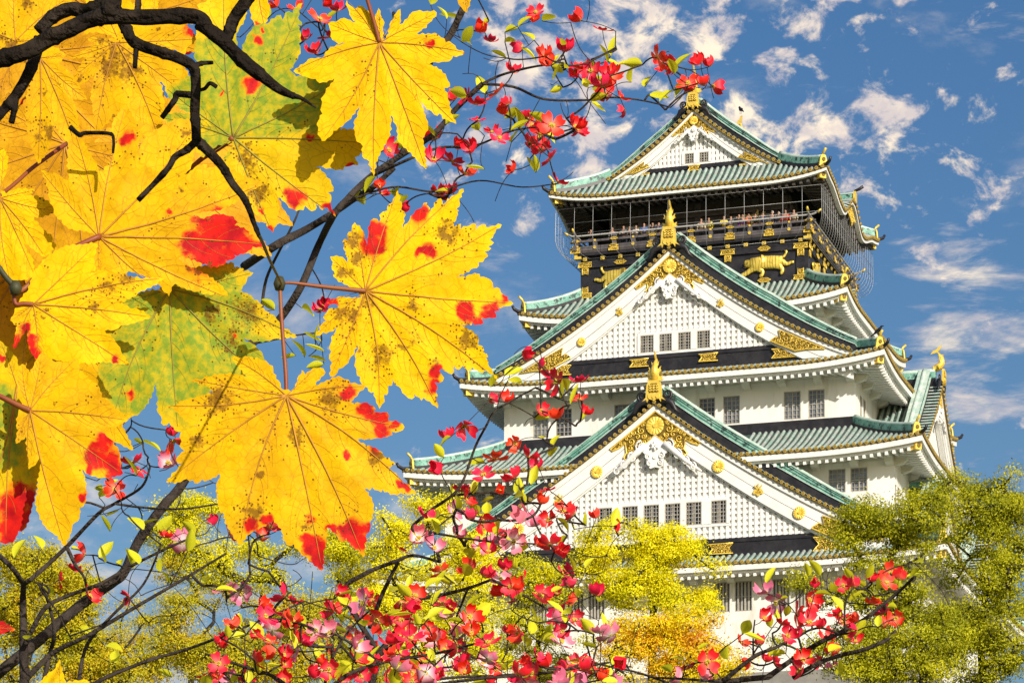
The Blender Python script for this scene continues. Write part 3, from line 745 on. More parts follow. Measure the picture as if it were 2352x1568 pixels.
# balustrade
mb = MB(); st = MB(); rh, rd_ = 7.42, 6.72
for F, L, D in ((Ff, rh, rd_), (Fr, rd_, rh), (Fb, rh, rd_), (Fl, rd_, rh)):
    mb.box((-L - .35, D - .10, 56.76), (L + .35, D + .12, 57.03), 0, F)
    mb.box((-L - .4, D - .07, 57.30), (L + .4, D + .07, 57.43), 0, F)
    st.tube([F(-L - .6, D, 57.92), F(-L - .3, D, 57.76), F(-L, D, 57.72), F(L, D, 57.72), F(L + .3, D, 57.76), F(L + .6, D, 57.92)], [.05, .06, .06, .06, .06, .05], 8, 0)
    for k in range(13):
        s = -L + 2 * L * k / 12; mb.box((s - .13, D - .08, 57.03), (s + .13, D + .08, 57.30), 0, F)
        if k % 2 == 0: mb.box((s - .09, D - .06, 57.43), (s + .09, D + .06, 57.68), 0, F)
rl = part(mb, 'balustrade', M['rail']); part(st, 'handrail', mat('pale_grey_handrail', (.42, .41, .40), .45), rl)
def studs(F, L, D):
    for k in range(13):
        s = -L + 2 * L * k / 12
        mb = MB(); mb.box((s - .14, D + .34, 56.16), (s + .14, D + .38, 56.42), 0, F) if False else None
        mb.box((s - .125, D + .15, 56.16), (s + .125, D + .20, 56.38), 0, F)
        mb.prism([(s, 56.19), (s + .09, 56.27), (s, 56.35), (s - .09, 56.27)], D + .20, D + .22, F, 1); mb.prism([(s, 56.21), (s + .07, 56.27), (s, 56.33), (s - .07, 56.27)], D + .22, D + .24, F, 0)
        part(mb, 'gilt_stud', [M['gold'], M['gold_dark']])
for F, L, D in ((Ff, 6.87, 6.5), (Fr, 6.15, 7.2)): studs(F, L, D)
def swallow(F, s, z, D, w, h, vert, seed):
    n = h * .45
    if vert > 0: poly = [(s - h, z), (s + h, z), (s + h, z - w), (s, z - w + n), (s - h, z - w)]
    elif vert < 0: poly = [(s - h, z), (s + h, z), (s + h, z + w), (s, z + w - n), (s - h, z + w)]
    else: poly = [(s - w, z - h), (s + w, z - h), (s + w - n, z), (s + w, z + h), (s - w, z + h), (s - w + n, z)]
    filigree(F, [poly], D, .55, 'gilt_strap', seed=seed, rim=.05)
def oval(F, s, z, D, w=.36, h=.13, seed=1):
    poly = []
    for i in range(20):
        t = 2 * math.pi * i / 20; r = 1 + .12 * math.cos(6 * t); poly.append((s + w * r * math.cos(t), z + h * r * math.sin(t)))
    filigree(F, [poly], D, .5, 'gilt_plate', seed=seed, rim=.05)
sd = 100
for F, L, D in ((Ff, 6.87, 6.5), (Fr, 6.15, 7.2)):
    for k in (0, 4, 8, 12):
        s = -L + 2 * L * k / 12; sd += 3
        swallow(F, s, 55.91, D + .14, .45, .14, 0, sd); swallow(F, s, 55.70, D + .09, .40, .19, 1, sd + 1)
        swallow(F, s, 54.00, D + .12, .45, .13, 0, sd); swallow(F, s, 54.16, D + .09, .38, .18, -1, sd + 2)
    for k in (2, 10): oval(F, -L + 2 * L * k / 12, 55.92, D + .14, seed=sd); oval(F, -L + 2 * L * k / 12, 53.99, D + .12, .38, .13, seed=sd + 1)
for F, L, D in ((Ff, rh, rd_), (Fr, rd_, rh)):
    for k in range(13):
        s = -L + 2 * L * k / 12; sd += 1
        if k % 2 == 0:
            oval(F, s, 56.92, D + .12, .27, .10, sd); oval(F, s, 57.37, D + .07, .22, .065, sd + 50)
            swallow(F, s, 56.70, D + .16, .32, .075, 0, sd + 99)
        else:
            mb = MB(); disc(mb, (s, D + .12, 56.92), F, .10, .05, 0, 10); disc(mb, (s, D + .07, 57.37), F, .07, .05, 0, 10); part(mb, 'gilt_button', M['gold'])
for x in (-1, 1):
    for y in (-1, 1):
        cx, cy = x * 7.3, y * 6.6
        mb = MB(); mb.box((cx - .22, cy - .22, 56.28), (cx + .22, cy + .22, 56.72)); part(mb, 'gilt_corner_cap', M['gold'])
        cx, cy = x * 7.45, y * 6.75
        for z0, z1, w in ((56.80, 57.08, .17), (57.28, 57.46, .13)):
            mb = MB(); mb.box((cx - w, cy - w, z0), (cx + w, cy + w, z1)); part(mb, 'gilt_rail_cap', M['gold'])
        for dx, dy in ((x, 0), (0, y)):
            mb = MB(); mb.tube([(cx + dx * .5, cy + dy * .5, 57.84), (cx + dx * .72, cy + dy * .72, 58.0)], [.09, .06], 6); part(mb, 'gilt_rail_tip', M['gold'])
# safety wires hung from the eaves to the balcony floor
def wires(F, Le, De, L, D, n, extra, name):
    mb = MB(); r = .011
    def prof(x):   # 0 top .. 1 bottom
        if x < .55: return (De - .35 + .05 * x, 59.16 - 1.75 * x / .55)
        y = (x - .55) / .45; return (De - .32 - (De - .35 - D) * (1 - math.cos(y * math.pi / 2)), 57.41 - 1.2 * math.sin(y * math.pi / 2))
    Lx = lambda d: L + (d - D)
    for i in range(n + 1):
        q = 2 * i / n - 1
        mb.tube([F(q * Lx(prof(j / 12)[0]), prof(j / 12)[0], prof(j / 12)[1]) for j in range(13)], r, 4)
    for x in [0, .29, .50, 1] + extra:
        d, z = prof(x); mb.tube([F(-Lx(d), d, z), F(Lx(d), d, z)], r if x in (0, .29, .5, 1) else .005, 4)
    return part(mb, name, M['wire'])
wires(Ff, 8.82, 8.16, 7.5, 6.9, 14, [], 'safety_wires')
for F in (Fr, Fl): wires(F, 8.16, 8.82, 6.8, 7.6, 26, [.04 * i for i in range(1, 25)], 'safety_net')
# gilt reliefs
def tiger(F, s0, z0, D, k, flip):
    e = -1 if flip else 1
    J = [((0, 0, .02), .26), ((-.55, .05, .10), .25), ((.62, .04, .10), .24), ((-.98, .10, .10), .19), ((-1.28, .12, -.02), .24), ((-1.38, .16, -.16), .15), ((-1.36, .05, .24), (.05)), ((-1.10, .05, .26), (.05)),
         ((-.92, .06, -.22), .15), ((-1.25, .08, -.45), .105), ((-1.62, .10, -.60), .10), ((-1.78, .10, -.62), .09), ((-.45, .08, -.28), .13), ((-.22, .10, -.52), .09), ((-.36, .10, -.70), .10), ((-.50, .10, -.70), .07),
         ((.78, .06, -.20), .17), ((1.02, .08, -.38), .095), ((.98, .10, -.62), .095), ((.82, .10, -.66), .075), ((.95, .02, .02), .14), ((1.28, .02, -.16), .085), ((1.58, .02, -.04), .06), ((1.74, .02, -.08), .075),
         ((.92, .02, .26), .075), ((1.12, .02, .32), .055), ((1.26, .02, .56), .05), ((1.08, .02, .72), .05), ((.84, .02, .66), .05)]
    E = [(0, 1), (0, 2), (1, 3), (3, 4), (4, 5), (4, 6), (4, 7), (1, 8), (8, 9), (9, 10), (10, 11), (1, 12), (12, 13), (13, 14), (14, 15), (2, 16), (16, 17), (17, 18), (18, 19), (2, 20), (20, 21), (21, 22), (22, 23), (2, 24), (24, 25), (25, 26), (26, 27), (27, 28)]
    me = skin_mesh('gilt_tiger', [((x * e, -y, z * 1.12), r * 1.6) for (x, y, z), r in J], E, M['tigergold'], 1)
    for v in me.vertices: v.co = F(s0 + v.co.x * k, D + .08 - v.co.y * k * .55, z0 + v.co.z * k)
    o = link('gilt_tiger', me, KEEP, OFF)
    h = MB(); G = lambda s, d, z: F(s0 + e * s * k, D + (.08 + d * .55) * k, z0 + z * k)
    for q in (-1, 1): h.tube([G(-1.30 + q * .09, .42, .03), G(-1.30 + q * .09, .46, .03)], .028, 6); h.tube([G(-1.30 + q * .15, .40, .10), G(-1.30 + q * .04, .43, .07)], .018, 5)
    h.tube([G(-1.46, .38, -.20), G(-1.38, .42, -.22), G(-1.28, .38, -.20)], .02, 5); h.tube([G(-1.38, .40, -.08), G(-1.38, .41, -.13)], .03, 5)
    part(h, 'face', M['gold_dark'], o)
m = M['tigergold'] = mat('striped_gilt', (.92, .62, .09), .38, .5, spec=.6)
def stripes(m):
    N = m.node_tree.nodes; L = m.node_tree.links
    tc = N.new('ShaderNodeTexCoord'); w = N.new('ShaderNodeTexWave'); w.inputs['Scale'].default_value = 1.7; w.inputs['Distortion'].default_value = 5; w.inputs['Detail'].default_value = 2; w.inputs['Detail Scale'].default_value = 1.2
    mp = N.new('ShaderNodeMapping'); mp.inputs['Scale'].default_value = (1, 1, .45); L.new(tc.outputs['Object'], mp.inputs[0]); L.new(mp.outputs[0], w.inputs[0])
    r = N.new('ShaderNodeMapRange'); r.inputs[1].default_value = .06; r.inputs[2].default_value = .18; L.new(w.outputs['Fac'], r.inputs[0])
    x = N.new('ShaderNodeMix'); x.data_type = 'RGBA'; L.new(r.outputs[0], x.inputs[0]); x.inputs[6].default_value = (.50, .31, .035, 1); x.inputs[7].default_value = (1.0, .74, .13, 1)
    L.new(x.outputs[2], N['Principled BSDF'].inputs['Base Color'])
stripes(m)
tiger(Ff, 4.75, 55.03, 6.5, .98, False); tiger(Ff, -4.62, 55.03, 6.5, .98, True)
tiger(Fr, -4.1, 55.0, 7.2, .84, False); tiger(Fr, 4.1, 55.0, 7.2, .84, True)
def crane(s0, z0, e):
    mb = MB(); G = lambda s, d, z: Ff(s0 + e * s, d, z0 + z)
    mb.prism([(-.75, .42), (-.62, .36), (-.45, .05), (-.2, -.2), (.1, -.25), (.42, -.32), (.30, -.12), (.7, .0), (1.15, .12), (1.0, .28), (.6, .36), (.15, .30), (-.08, .38), (-.25, .62), (-.30, .40), (-.22, .12), (-.40, .22), (-.55, .46)], 5.12, 5.22, G)
    for q in range(6): mb.tube([G(.0 + .05 * q, 5.24, .2 - .03 * q), G(.45 + .12 * q, 5.24, .30 - .03 * q)], .02, 4)
    mb.tube([G(.30, 5.18, -.25), G(.75, 5.18, -.42)], .025, 4)
    part(mb, 'gilt_crane', mat('pale_gilt', (.80, .62, .20), .45, .3))
crane(-3.2, 57.95, 1); crane(3.6, 58.2, -1)
# stone base of the keep
mb = MB(); b0, b1 = 8.0, 28.7; n = 8
for side, F in enumerate((Ff, Fr, Fb, Fl)):
    L, D = (15.9, 14.8) if side % 2 == 0 else (14.8, 15.9)
    mb.grid([[F(s * (L + 9 * (1 - t) ** 1.7), D + 9 * (1 - t) ** 1.7, b0 + (b1 - b0) * t) for s in (-1, -.5, 0, .5, 1)] for t in [i / n for i in range(n + 1)]], 0, True)
mb.add([(x * 15.9, y * 14.8, b1) for x, y in ((-1, -1), (1, -1), (1, 1), (-1, 1))], [(0, 1, 2, 3)])
o = mb.build('stone_base', M['stone']); o.location = (13.1394, 200, 0); o.rotation_euler = (0, 0, -A)
tag(o, 'steep dry-stone base under the white castle keep', 'stone base')
# ---------------------------------------------------------------- people on the balcony
CL = {}
def cloth(name, c):
    if name not in CL: CL[name] = mat(name + '_cloth', c, .8)
    return CL[name]
def person_meshes():
    out = []
    for pose in range(3):
        arms = {0: [((.22, -.06, 1.36), .06), ((.27, -.12, 1.12), .05), ((.16, -.36, 1.08), .038), ((.10, -.42, 1.08), .035)],
                1: [((.21, -.06, 1.36), .06), ((.26, -.20, 1.18), .05), ((.12, -.28, 1.44), .038), ((.07, -.27, 1.52), .035)],
                2: [((.22, 0, 1.36), .06), ((.29, .02, 1.10), .05), ((.28, -.06, .86), .038), ((.27, -.08, .76), .035)]}[pose]
        J = [((0, 0, .92), (.15, .11)), ((0, 0, 1.15), (.14, .10)), ((0, 0, 1.36), (.17, .11)), ((0, -.01, 1.48), .058), ((0, -.02, 1.56), .085), ((0, -.03, 1.66), .10), ((0, -.01, 1.74), .06)]
        E = [(0, 1), (1, 2), (2, 3), (3, 4), (4, 5), (5, 6)]
        for e in (-1, 1):
            b = len(J); pr_ = 2
            for q, r in arms:
                J.append(((q[0] * e, q[1], q[2]), r)); E.append((pr_, len(J) - 1)); pr_ = len(J) - 1
            pr_ = 0
            for q, r in (((.09, 0, .82), .09), ((.10, -.01, .48), .065), ((.10, .02, .09), .045), ((.11, -.12, .04), .04)):
                J.append(((q[0] * e, q[1], q[2]), r)); E.append((pr_, len(J) - 1)); pr_ = len(J) - 1
        body = skin_mesh('person_body', J, E, M['skin'], 1)
        T = [((0, 0, .90), (.17, .13)), ((0, 0, 1.15), (.165, .12)), ((0, 0, 1.37), (.19, .125)), ((0, 0, 1.44), (.09, .08))]
        TE = [(0, 1), (1, 2), (2, 3)]
        for e in (-1, 1):
            pr_ = 2
            for q, r in arms[:3]:
                J2 = ((q[0] * e, q[1], q[2]), r + .018); T.append(J2); TE.append((pr_, len(T) - 1)); pr_ = len(T) - 1
        top = skin_mesh('jacket', T, TE, M['black'], 1)
        B = [((0, 0, .95), (.165, .125))]; BE = []
        for e in (-1, 1):
            pr_ = 0
            for q, r in (((.09, 0, .82), .105), ((.10, -.01, .48), .082), ((.10, .02, .10), .062)):
                B.append(((q[0] * e, q[1], q[2]), r)); BE.append((pr_, len(B) - 1)); pr_ = len(B) - 1
        tr = skin_mesh('trousers', B, BE, M['black'], 1)
        h = MB(); rows = []
        for i in range(7):
            ph = i / 6 * 2.0; rows.append([(.108 * math.sin(ph) * math.cos(a), -.01 + .122 * math.sin(ph) * math.sin(a) + .012, 1.655 + .125 * math.cos(ph) if not (math.sin(a) < -.3 and ph > 1.0) else 1.655 + .125 * math.cos(1.0)) for a in [2 * math.pi * j / 12 for j in range(13)]])
        h.grid(rows)
        f = MB(); f.tube([(0, -.12, 1.655), (0, -.145, 1.625)], [.012, .018], 5)
        for e in (-1, 1): f.tube([(e * .036, -.118, 1.668), (e * .036, -.126, 1.668)], .010, 5, 1)
        f.tube([(-.03, -.112, 1.59), (0, -.12, 1.587), (.03, -.112, 1.59)], .008, 4, 2)
        out.append((body, top, tr, h.mesh('hair', M['hair']), f.mesh('face', [M['skin'], M['hair'], cloth('lip', (.35, .10, .08))])))
    return out
PM = person_meshes()
def person(u, label, jacket, pose, hair=None, v=-6.45, sc=.83, turn=0):
    o = empty('person', keep_pt(u, v, 56.745), -A + turn, label=label, cat='person', group='visitors along the balcony rail'); o.scale = (sc, sc, sc)
    body, top, tr, hr, fc = PM[pose]
    link('body', body, o)
    t = top.copy(); t.materials.clear(); t.materials.append(cloth(*jacket)); link('jacket', t, o)
    t = tr.copy(); t.materials.clear(); t.materials.append(cloth('navy', (.03, .035, .06))); link('trousers', t, o)
    if hair: hr = hr.copy(); hr.materials.clear(); hr.materials.append(cloth(*hair))
    link('hair', hr, o); link('face', fc, o)
bk = ('black', (.015, .015, .018)); nv = ('navy_blue', (.03, .05, .14)); gy = ('grey', (.16, .16, .17)); rd = ('red', (.55, .03, .02)); og = ('orange', (.70, .14, .02)); pu = ('purple', (.20, .04, .36)); ye = ('yellow', (.75, .62, .03)); wh = ('white', (.72, .72, .70)); bl = ('blue', (.06, .16, .48)); be = ('beige', (.55, .46, .33))
PEOPLE = [(-6.55, 'person in black holding up a camera, alone at the left end of the balcony rail', bk, 1), (-5.15, 'person in dark grey standing back in the shade right of the leftmost one', gy, 2),
          (-4.42, 'person in grey, first of the row in front of the left gilt crane', gy, 0), (-4.05, 'person in black leaning on the rail beside the one in white', bk, 0), (-3.62, 'person in a white top leaning over the rail by the left crane', wh, 0),
          (-3.10, 'person in a blue top reaching an arm over the rail by the left crane', bl, 0), (-2.55, 'person in black raising a camera right of the blue top', bk, 1), (-2.15, 'person in navy raising a camera under the left crane wing', nv, 1), (-1.35, 'person in grey near the dark column left of the middle dolphin', gy, 2),
          (.55, 'person in a beige jacket just right of the middle gilt dolphin', be, 2), (1.05, 'person in a yellow top right of the middle dolphin', ye, 2), (2.0, 'person in a bright yellow coat by the pale panel', ye, 0), (2.45, 'person in grey beside the bright yellow coat', gy, 0),
          (2.95, 'person in black photographing left of the purple coat', bk, 1), (3.18, 'person in a purple coat beside the orange jacket', pu, 2), (3.55, 'person in an orange jacket photographing under the right crane', og, 1), (3.98, 'person in black right of the orange jacket', bk, 1), (4.45, 'person in navy under the right crane wing', nv, 1),
          (5.05, 'person in a navy jacket looking out left of the white cap', nv, 2), (5.45, 'person in a grey coat with a white cap', gy, 1), (5.88, 'person in a red jacket near the right end of the rail', rd, 2), (6.4, 'person in a beige coat, rightmost at the rail', be, 2)]
rnd = random.Random(3)
for u, lb, jk, ps in PEOPLE:
    person(u, lb, jk, ps, ('white_cap', (.75, .75, .73)) if 'cap' in lb else None, sc=.83 + rnd.uniform(-.04, .03), turn=rnd.uniform(-.35, .35))
# ---------------------------------------------------------------- crows
def crow(loc, label, rz):
    J = [((0, 0, .24), .085), ((0, .14, .17), .07), ((0, .27, .07), .035), ((0, .42, -.02), .022), ((0, -.09, .33), .06), ((0, -.14, .41), .058), ((0, -.20, .41), .028), ((0, -.28, .395), .010)]
    o = link('crow', skin_mesh('crow', J, [(0, 1), (1, 2), (2, 3), (0, 4), (4, 5), (5, 6), (6, 7)], M['feather'], 2)); o.location = loc; o.rotation_euler = (0, 0, rz); o.scale = (1.25, 1.25, 1.25)
    tag(o, label, 'crow')
    w = MB()
    for e in (-1, 1):
        w.grid([[(e * .085, -.05, .28), (e * .095, .08, .22), (e * .05, .26, .10)], [(e * .08, -.04, .20), (e * .09, .08, .14), (e * .045, .28, .06)]])
        w.tube([(e * .035, .02, .16), (e * .035, .0, .0), (e * .035, -.06, 0)], .009, 4)
    link('wings', w.mesh('wings', M['feather']), o)
crow(keep_pt(12.75, -12.0, 48.62), 'black crow perched on the right corner of the middle roof', R(60))
crow(keep_pt(0.0, 6.1, 68.70), 'black crow perched on the far dolphin behind the top gable', R(200))
# ---------------------------------------------------------------- ground
def hill(x, y):
    h = -1.7
    a = min(1, max(0, (y - 40) / 60)); h += 12.5 * a * a * (3 - 2 * a)
    a = min(1, max(0, (y - 300) / 300)); h -= 11 * a * a * (3 - 2 * a)
    return h + .35 * math.sin(x * .07 + y * .05) * min(1, max(0, (y - 20) / 40))
M['grass'] = mat('rough_grass', (.09, .11, .03), .9, col2=(.16, .14, .05), scale=.15, bump=.4, bscale=2)
mb = MB(); xs = [-4000, -1500, -600, -300, -160] + list(range(-120, 121, 10)) + [160, 300, 600, 1500, 4000]; ys = [-400, -100, -20] + list(range(0, 331, 10)) + [400, 480, 600, 1200, 2500, 5000]
mb.grid([[(x, y, hill(x, y)) for x in xs] for y in ys]); tag(mb.build('ground', M['grass']), kind='structure')
# ---------------------------------------------------------------- the maple close to the lens
def leaf_material(name, yellow, gold, green):
    m = bpy.data.materials.new(name); m.use_nodes = True; N = m.node_tree.nodes; L = m.node_tree.links; P = N['Principled BSDF']
    P.inputs['Roughness'].default_value = .55; P.inputs['Specular IOR Level'].default_value = .08
    tc = N.new('ShaderNodeTexCoord'); at_ = N.new('ShaderNodeVertexColor'); at_.layer_name = 'tint'; sp = N.new('ShaderNodeSeparateColor'); L.new(at_.outputs[0], sp.inputs[0])
    def nz(sc, det=4, rough=.6):
        n = N.new('ShaderNodeTexNoise'); n.inputs['Scale'].default_value = sc; n.inputs['Detail'].default_value = det; n.inputs['Roughness'].default_value = rough; L.new(tc.outputs['Object'], n.inputs['Vector']); return n.outputs[0]
    def mr(x, a, b, c=0, d=1):
        r = N.new('ShaderNodeMapRange'); r.interpolation_type = 'SMOOTHSTEP'
        for i, q in zip((1, 2, 3, 4), (a, b, c, d)): r.inputs[i].default_value = q
        L.new(x, r.inputs[0]); return r.outputs[0]
    def mt(op, a, b):
        q = N.new('ShaderNodeMath'); q.operation = op
        for i, v in ((0, a), (1, b)):
            if isinstance(v, (int, float)): q.inputs[i].default_value = v
            else: L.new(v, q.inputs[i])
        return q.outputs[0]
    def mix(f, a, b):
        x = N.new('ShaderNodeMix'); x.data_type = 'RGBA'; L.new(f, x.inputs[0])
        for i, q in ((6, a), (7, b)):
            if isinstance(q, tuple): x.inputs[i].default_value = q + (1,)
            else: L.new(q, x.inputs[i])
        return x.outputs[2]
    c = mix(mr(nz(48, 6, .68), .36, .66), yellow, gold)
    net = N.new('ShaderNodeTexVoronoi'); net.feature = 'DISTANCE_TO_EDGE'; net.inputs['Scale'].default_value = 210; wv_ = N.new('ShaderNodeVectorMath'); wv_.operation = 'ADD'; nn = N.new('ShaderNodeTexNoise'); nn.inputs['Scale'].default_value = 120
    L.new(tc.outputs['Object'], nn.inputs['Vector']); vs_ = N.new('ShaderNodeVectorMath'); vs_.operation = 'SCALE'; vs_.inputs['Scale'].default_value = .006; L.new(nn.outputs['Color'], vs_.inputs[0]); L.new(tc.outputs['Object'], wv_.inputs[0]); L.new(vs_.outputs[0], wv_.inputs[1]); L.new(wv_.outputs[0], net.inputs['Vector'])
    c = mix(mt('MULTIPLY', mr(net.outputs['Distance'], .075, .0), .34), c, tuple(q * .5 for q in gold))
    gm = mr(mt('ADD', sp.outputs[1], mt('MULTIPLY', nz(120, 5), .9)), .60, 1.02)
    c = mix(gm, c, mix(mr(nz(260, 4), .35, .65), green, tuple(a * .5 + b * .5 for a, b in zip(green, yellow))))
    rm = mr(mt('ADD', sp.outputs[0], mt('MULTIPLY', nz(150, 6, .72), 1.3)), 1.0, 1.46)
    c = mix(mr(mt('ADD', sp.outputs[0], mt('MULTIPLY', nz(90, 5), .9)), .62, 1.15), c, (.88, .30, .006))
    c = mix(rm, c, mix(mr(nz(140, 5), .40, .64), (.74, .016, .010), (.46, .008, .014)))
    # brown specks, thick where the blue channel says so
    vo = N.new('ShaderNodeTexVoronoi'); vo.inputs['Scale'].default_value = 760; L.new(tc.outputs['Object'], vo.inputs['Vector'])
    dens = mt('ADD', mt('MULTIPLY', sp.outputs[2], .62), mt('MULTIPLY', mr(nz(70, 3), .50, .72), .30))
    sepc = N.new('ShaderNodeSeparateColor'); L.new(vo.outputs['Color'], sepc.inputs[0])
    spot = mt('MULTIPLY', mr(mt('SUBTRACT', dens, sepc.outputs[0]), -.02, .03), mr(vo.outputs['Distance'], .46, .26))
    c = mix(mt('MULTIPLY', spot, .9), c, (.10, .03, .008))
    c = mix(mt('MULTIPLY', mr(mt('ADD', mt('MULTIPLY', sp.outputs[2], .6), mt('MULTIPLY', nz(300, 6, .7), 1.0)), .92, 1.14), .8), c, (.17, .065, .010))
    L.new(c, P.inputs['Base Color'])
    b = N.new('ShaderNodeBump'); b.inputs['Strength'].default_value = .35; b.inputs['Distance'].default_value = .0006; L.new(nz(420, 3), b.inputs['Height']); L.new(b.outputs[0], P.inputs['Normal'])
    t = N.new('ShaderNodeBsdfTranslucent'); L.new(c, t.inputs[0]); ms = N.new('ShaderNodeMixShader'); ms.inputs[0].default_value = .20
    L.new(P.outputs[0], ms.inputs[1]); L.new(t.outputs[0], ms.inputs[2]); L.new(ms.outputs[0], N['Material Output'].inputs[0])
    return m
LM = {'bright': leaf_material('bright_yellow_leaf', (.96, .60, .002), (.88, .49, .003), (.45, .50, .02)),
      'gold': leaf_material('golden_leaf', (.88, .52, .003), (.74, .39, .005), (.42, .46, .02)),
      'green': leaf_material('green_yellow_leaf', (.86, .56, .004), (.74, .48, .008), (.22, .33, .028)),
      'deep': leaf_material('deep_gold_leaf', (.80, .42, .010), (.62, .29, .010), (.3, .3, .02))}
M['vein'] = mat('leaf_vein', (.56, .27, .02), .6, col2=(.42, .19, .015), scale=60)
M['vein_g'] = mat('green_leaf_vein', (.26, .22, .03), .6)
M['petiole'] = mat('red_leaf_stalk', (.24, .05, .018), .5, col2=(.26, .085, .02), scale=30)
M['bark'] = mat('dark_maple_bark', (.013, .009, .006), .9, col2=(.050, .036, .026), scale=45, lo=.5, hi=.72, bump=.5, bscale=160, spec=.15)
M['twig'] = mat('green_brown_twig', (.05, .05, .02), .6)
K = {'1': (673.75, 0, .20833), '2': (367.5, 0, .20833), '3': (367.5, 245, .20833), '4': (61.25, 275.6, .26053), '5': (704.4, 428.75, .20833), '6': (704.4, 673.75, .20833),
     '7': (367.5, 796.25, .26053), '8': (367.5, 1010.6, .26053), '9': (214.4, 581.9, .20833), 'a': (214.4, 765.6, .36458), 'b': (0, 520.6, .36458), 'c': (0, 765.6, .36458),
     'd': (0, 980, .36458), 'e': (0, 0, .36458), 'f': (0, 245, .36458), 'g': (551.25, 0, .37105), 'D': (0, 0, 1)}
def P2(s):
    """'k x,y x,y* ...' -> list of (x, y, is_tip)"""
    out = []; k = 'D'
    for w in s.split():
        if ',' not in w: k = w; continue
        t = w.endswith('*'); x, y = w.rstrip('*').split(','); ox, oy, sc = K[k]
        out.append((ox + float(x) * sc, oy + float(y) * sc, t))
    return out
MAPLE = empty('maple_tree', (-1.15, 1.75, -1.7), label='maple in autumn, big yellow leaves on dark branches close to the lens', cat='tree')
MOFF = -MAPLE.location
def dz(d): return .90 + (d - 1.30) if d < 1.36 else (1.40 + (d - 1.38) * .30 if d < 1.8 else d - .35)
def ss(x): x = max(0, min(1, x)); return x * x * (3 - 2 * x)
def make_leaf(center, outline, depth, material, label=None, red=(), green=(), brown=(), veins=None, tilt=(0, 0), curl=.05, seed=1, serr=1.0, vein_mat='vein', gbase=0, name='leaf', pet=None):
    rnd = random.Random(seed); depth = dz(depth)
    cx, cy = P2(center)[0][:2]; pts = P2(outline)
    sc = depth / FPX
    # saw-toothed outline
    ol = []
    n = len(pts)
    for i in range(n):
        a = pts[i]; b = pts[(i + 1) % n]; dx, dy = b[0] - a[0], b[1] - a[1]; Ln = math.hypot(dx, dy)
        m = max(1, int(Ln / 6.5)); ol.append((a[0], a[1]))
        nx, ny = -dy / (Ln + 1e-6), dx / (Ln + 1e-6)
        mx_, my_ = (a[0] + b[0]) / 2 - cx, (a[1] + b[1]) / 2 - cy
        if nx * mx_ + ny * my_ < 0: nx, ny = -nx, -ny
        ra, rb = math.hypot(a[0] - cx, a[1] - cy), math.hypot(b[0] - cx, b[1] - cy)
        for j in range(1, m):
            t = j / m; bulge = math.sin(t * math.pi) * Ln * .035; tooth = (2.7 if j % 2 else -.9) * serr * rnd.uniform(.4, 1.4)
            ol.append((a[0] + dx * t + nx * (bulge + tooth), a[1] + dy * t + ny * (bulge + tooth)))
    tips = [(p[0], p[1]) for p in pts if p[2]]
    va = [math.atan2(t[1] - cy, t[0] - cx) for t in tips]
    rmax = max(math.hypot(t[0] - cx, t[1] - cy) for t in tips) if tips else 200
    ph = rnd.uniform(0, 6)
    def height(x, y):
        dx, dy = x - cx, y - cy; r = math.hypot(dx, dy); a = math.atan2(dy, dx)
        d = min([abs((a - q + math.pi) % (2 * math.pi) - math.pi) for q in va] or [0])
        h = min(.35, d) * r * .13                       # folds between the veins
        h -= curl * r * r / rmax                        # drooping rim
        h += (tilt[0] * dx + tilt[1] * dy)
        h += 4.0 * noise.noise(Vector((x * .013 + ph, y * .013, seed))) * min(1, r / 80) + 1.6 * noise.noise(Vector((x * .04 + ph, y * .04, seed)))
        return h * sc
    org = at(cx, cy, depth)
    def pt(x, y, up=0):
        return Vector(((x - cx) * sc, -height(x, y) - up, -(y - cy) * sc))
    # triangulate the outline together with a jittered inner lattice
    OA = np.array(ol); gs = 5.5 if rmax < 190 else 6.5
    gx, gy = np.meshgrid(np.arange(OA[:, 0].min(), OA[:, 0].max(), gs), np.arange(OA[:, 1].min(), OA[:, 1].max(), gs * .866))
    gx = gx + (np.arange(gx.shape[0]) % 2)[:, None] * gs * .5
    G_ = np.stack([gx.ravel(), gy.ravel()], 1); X1, Y1 = OA[:, 0], OA[:, 1]; X2, Y2 = np.roll(X1, -1), np.roll(Y1, -1)
    cr = ((Y1[None] > G_[:, 1:]) != (Y2[None] > G_[:, 1:])) & (G_[:, :1] < (X2 - X1)[None] * (G_[:, 1:] - Y1[None]) / (Y2 - Y1 + 1e-9)[None] + X1[None])
    G_ = G_[cr.sum(1) % 2 == 1]
    near = np.array([np.min((OA[:, 0] - p[0]) ** 2 + (OA[:, 1] - p[1]) ** 2) for p in G_]) if len(G_) else np.zeros(0)
    G_ = G_[near > 7.0]
    cv = [Vector((p[0], p[1])) for p in ol] + [Vector((p[0], p[1])) for p in G_]
    ov, oe, of, _, _, _ = geometry.delaunay_2d_cdt(cv, [], [list(range(len(ol)))], 1, 1e-4)
    uvp = [(p.x, p.y) for p in ov]; vs = [pt(x, y) for x, y in uvp]; fs = [tuple(f) for f in of]
    me = bpy.data.meshes.new(name); me.from_pydata(vs, [], fs); me.materials.append(LM[material])
    me.polygons.foreach_set('use_smooth', [True] * len(fs))
    def mask(x, y, blobs):
        v = 0
        for (bx, by, r) in blobs: v = max(v, 1 - ss(math.hypot(x - bx, y - by) / r * .74 - .10))
        return v
    ca = me.color_attributes.new('tint', 'FLOAT_COLOR', 'POINT')
    RB, GB, BB = [[(p[0], p[1], r) for p, r in zip(P2(a), rr)] for a, rr in [(q if q else ('D', ())) for q in (red, green, brown)]]
    buf = []
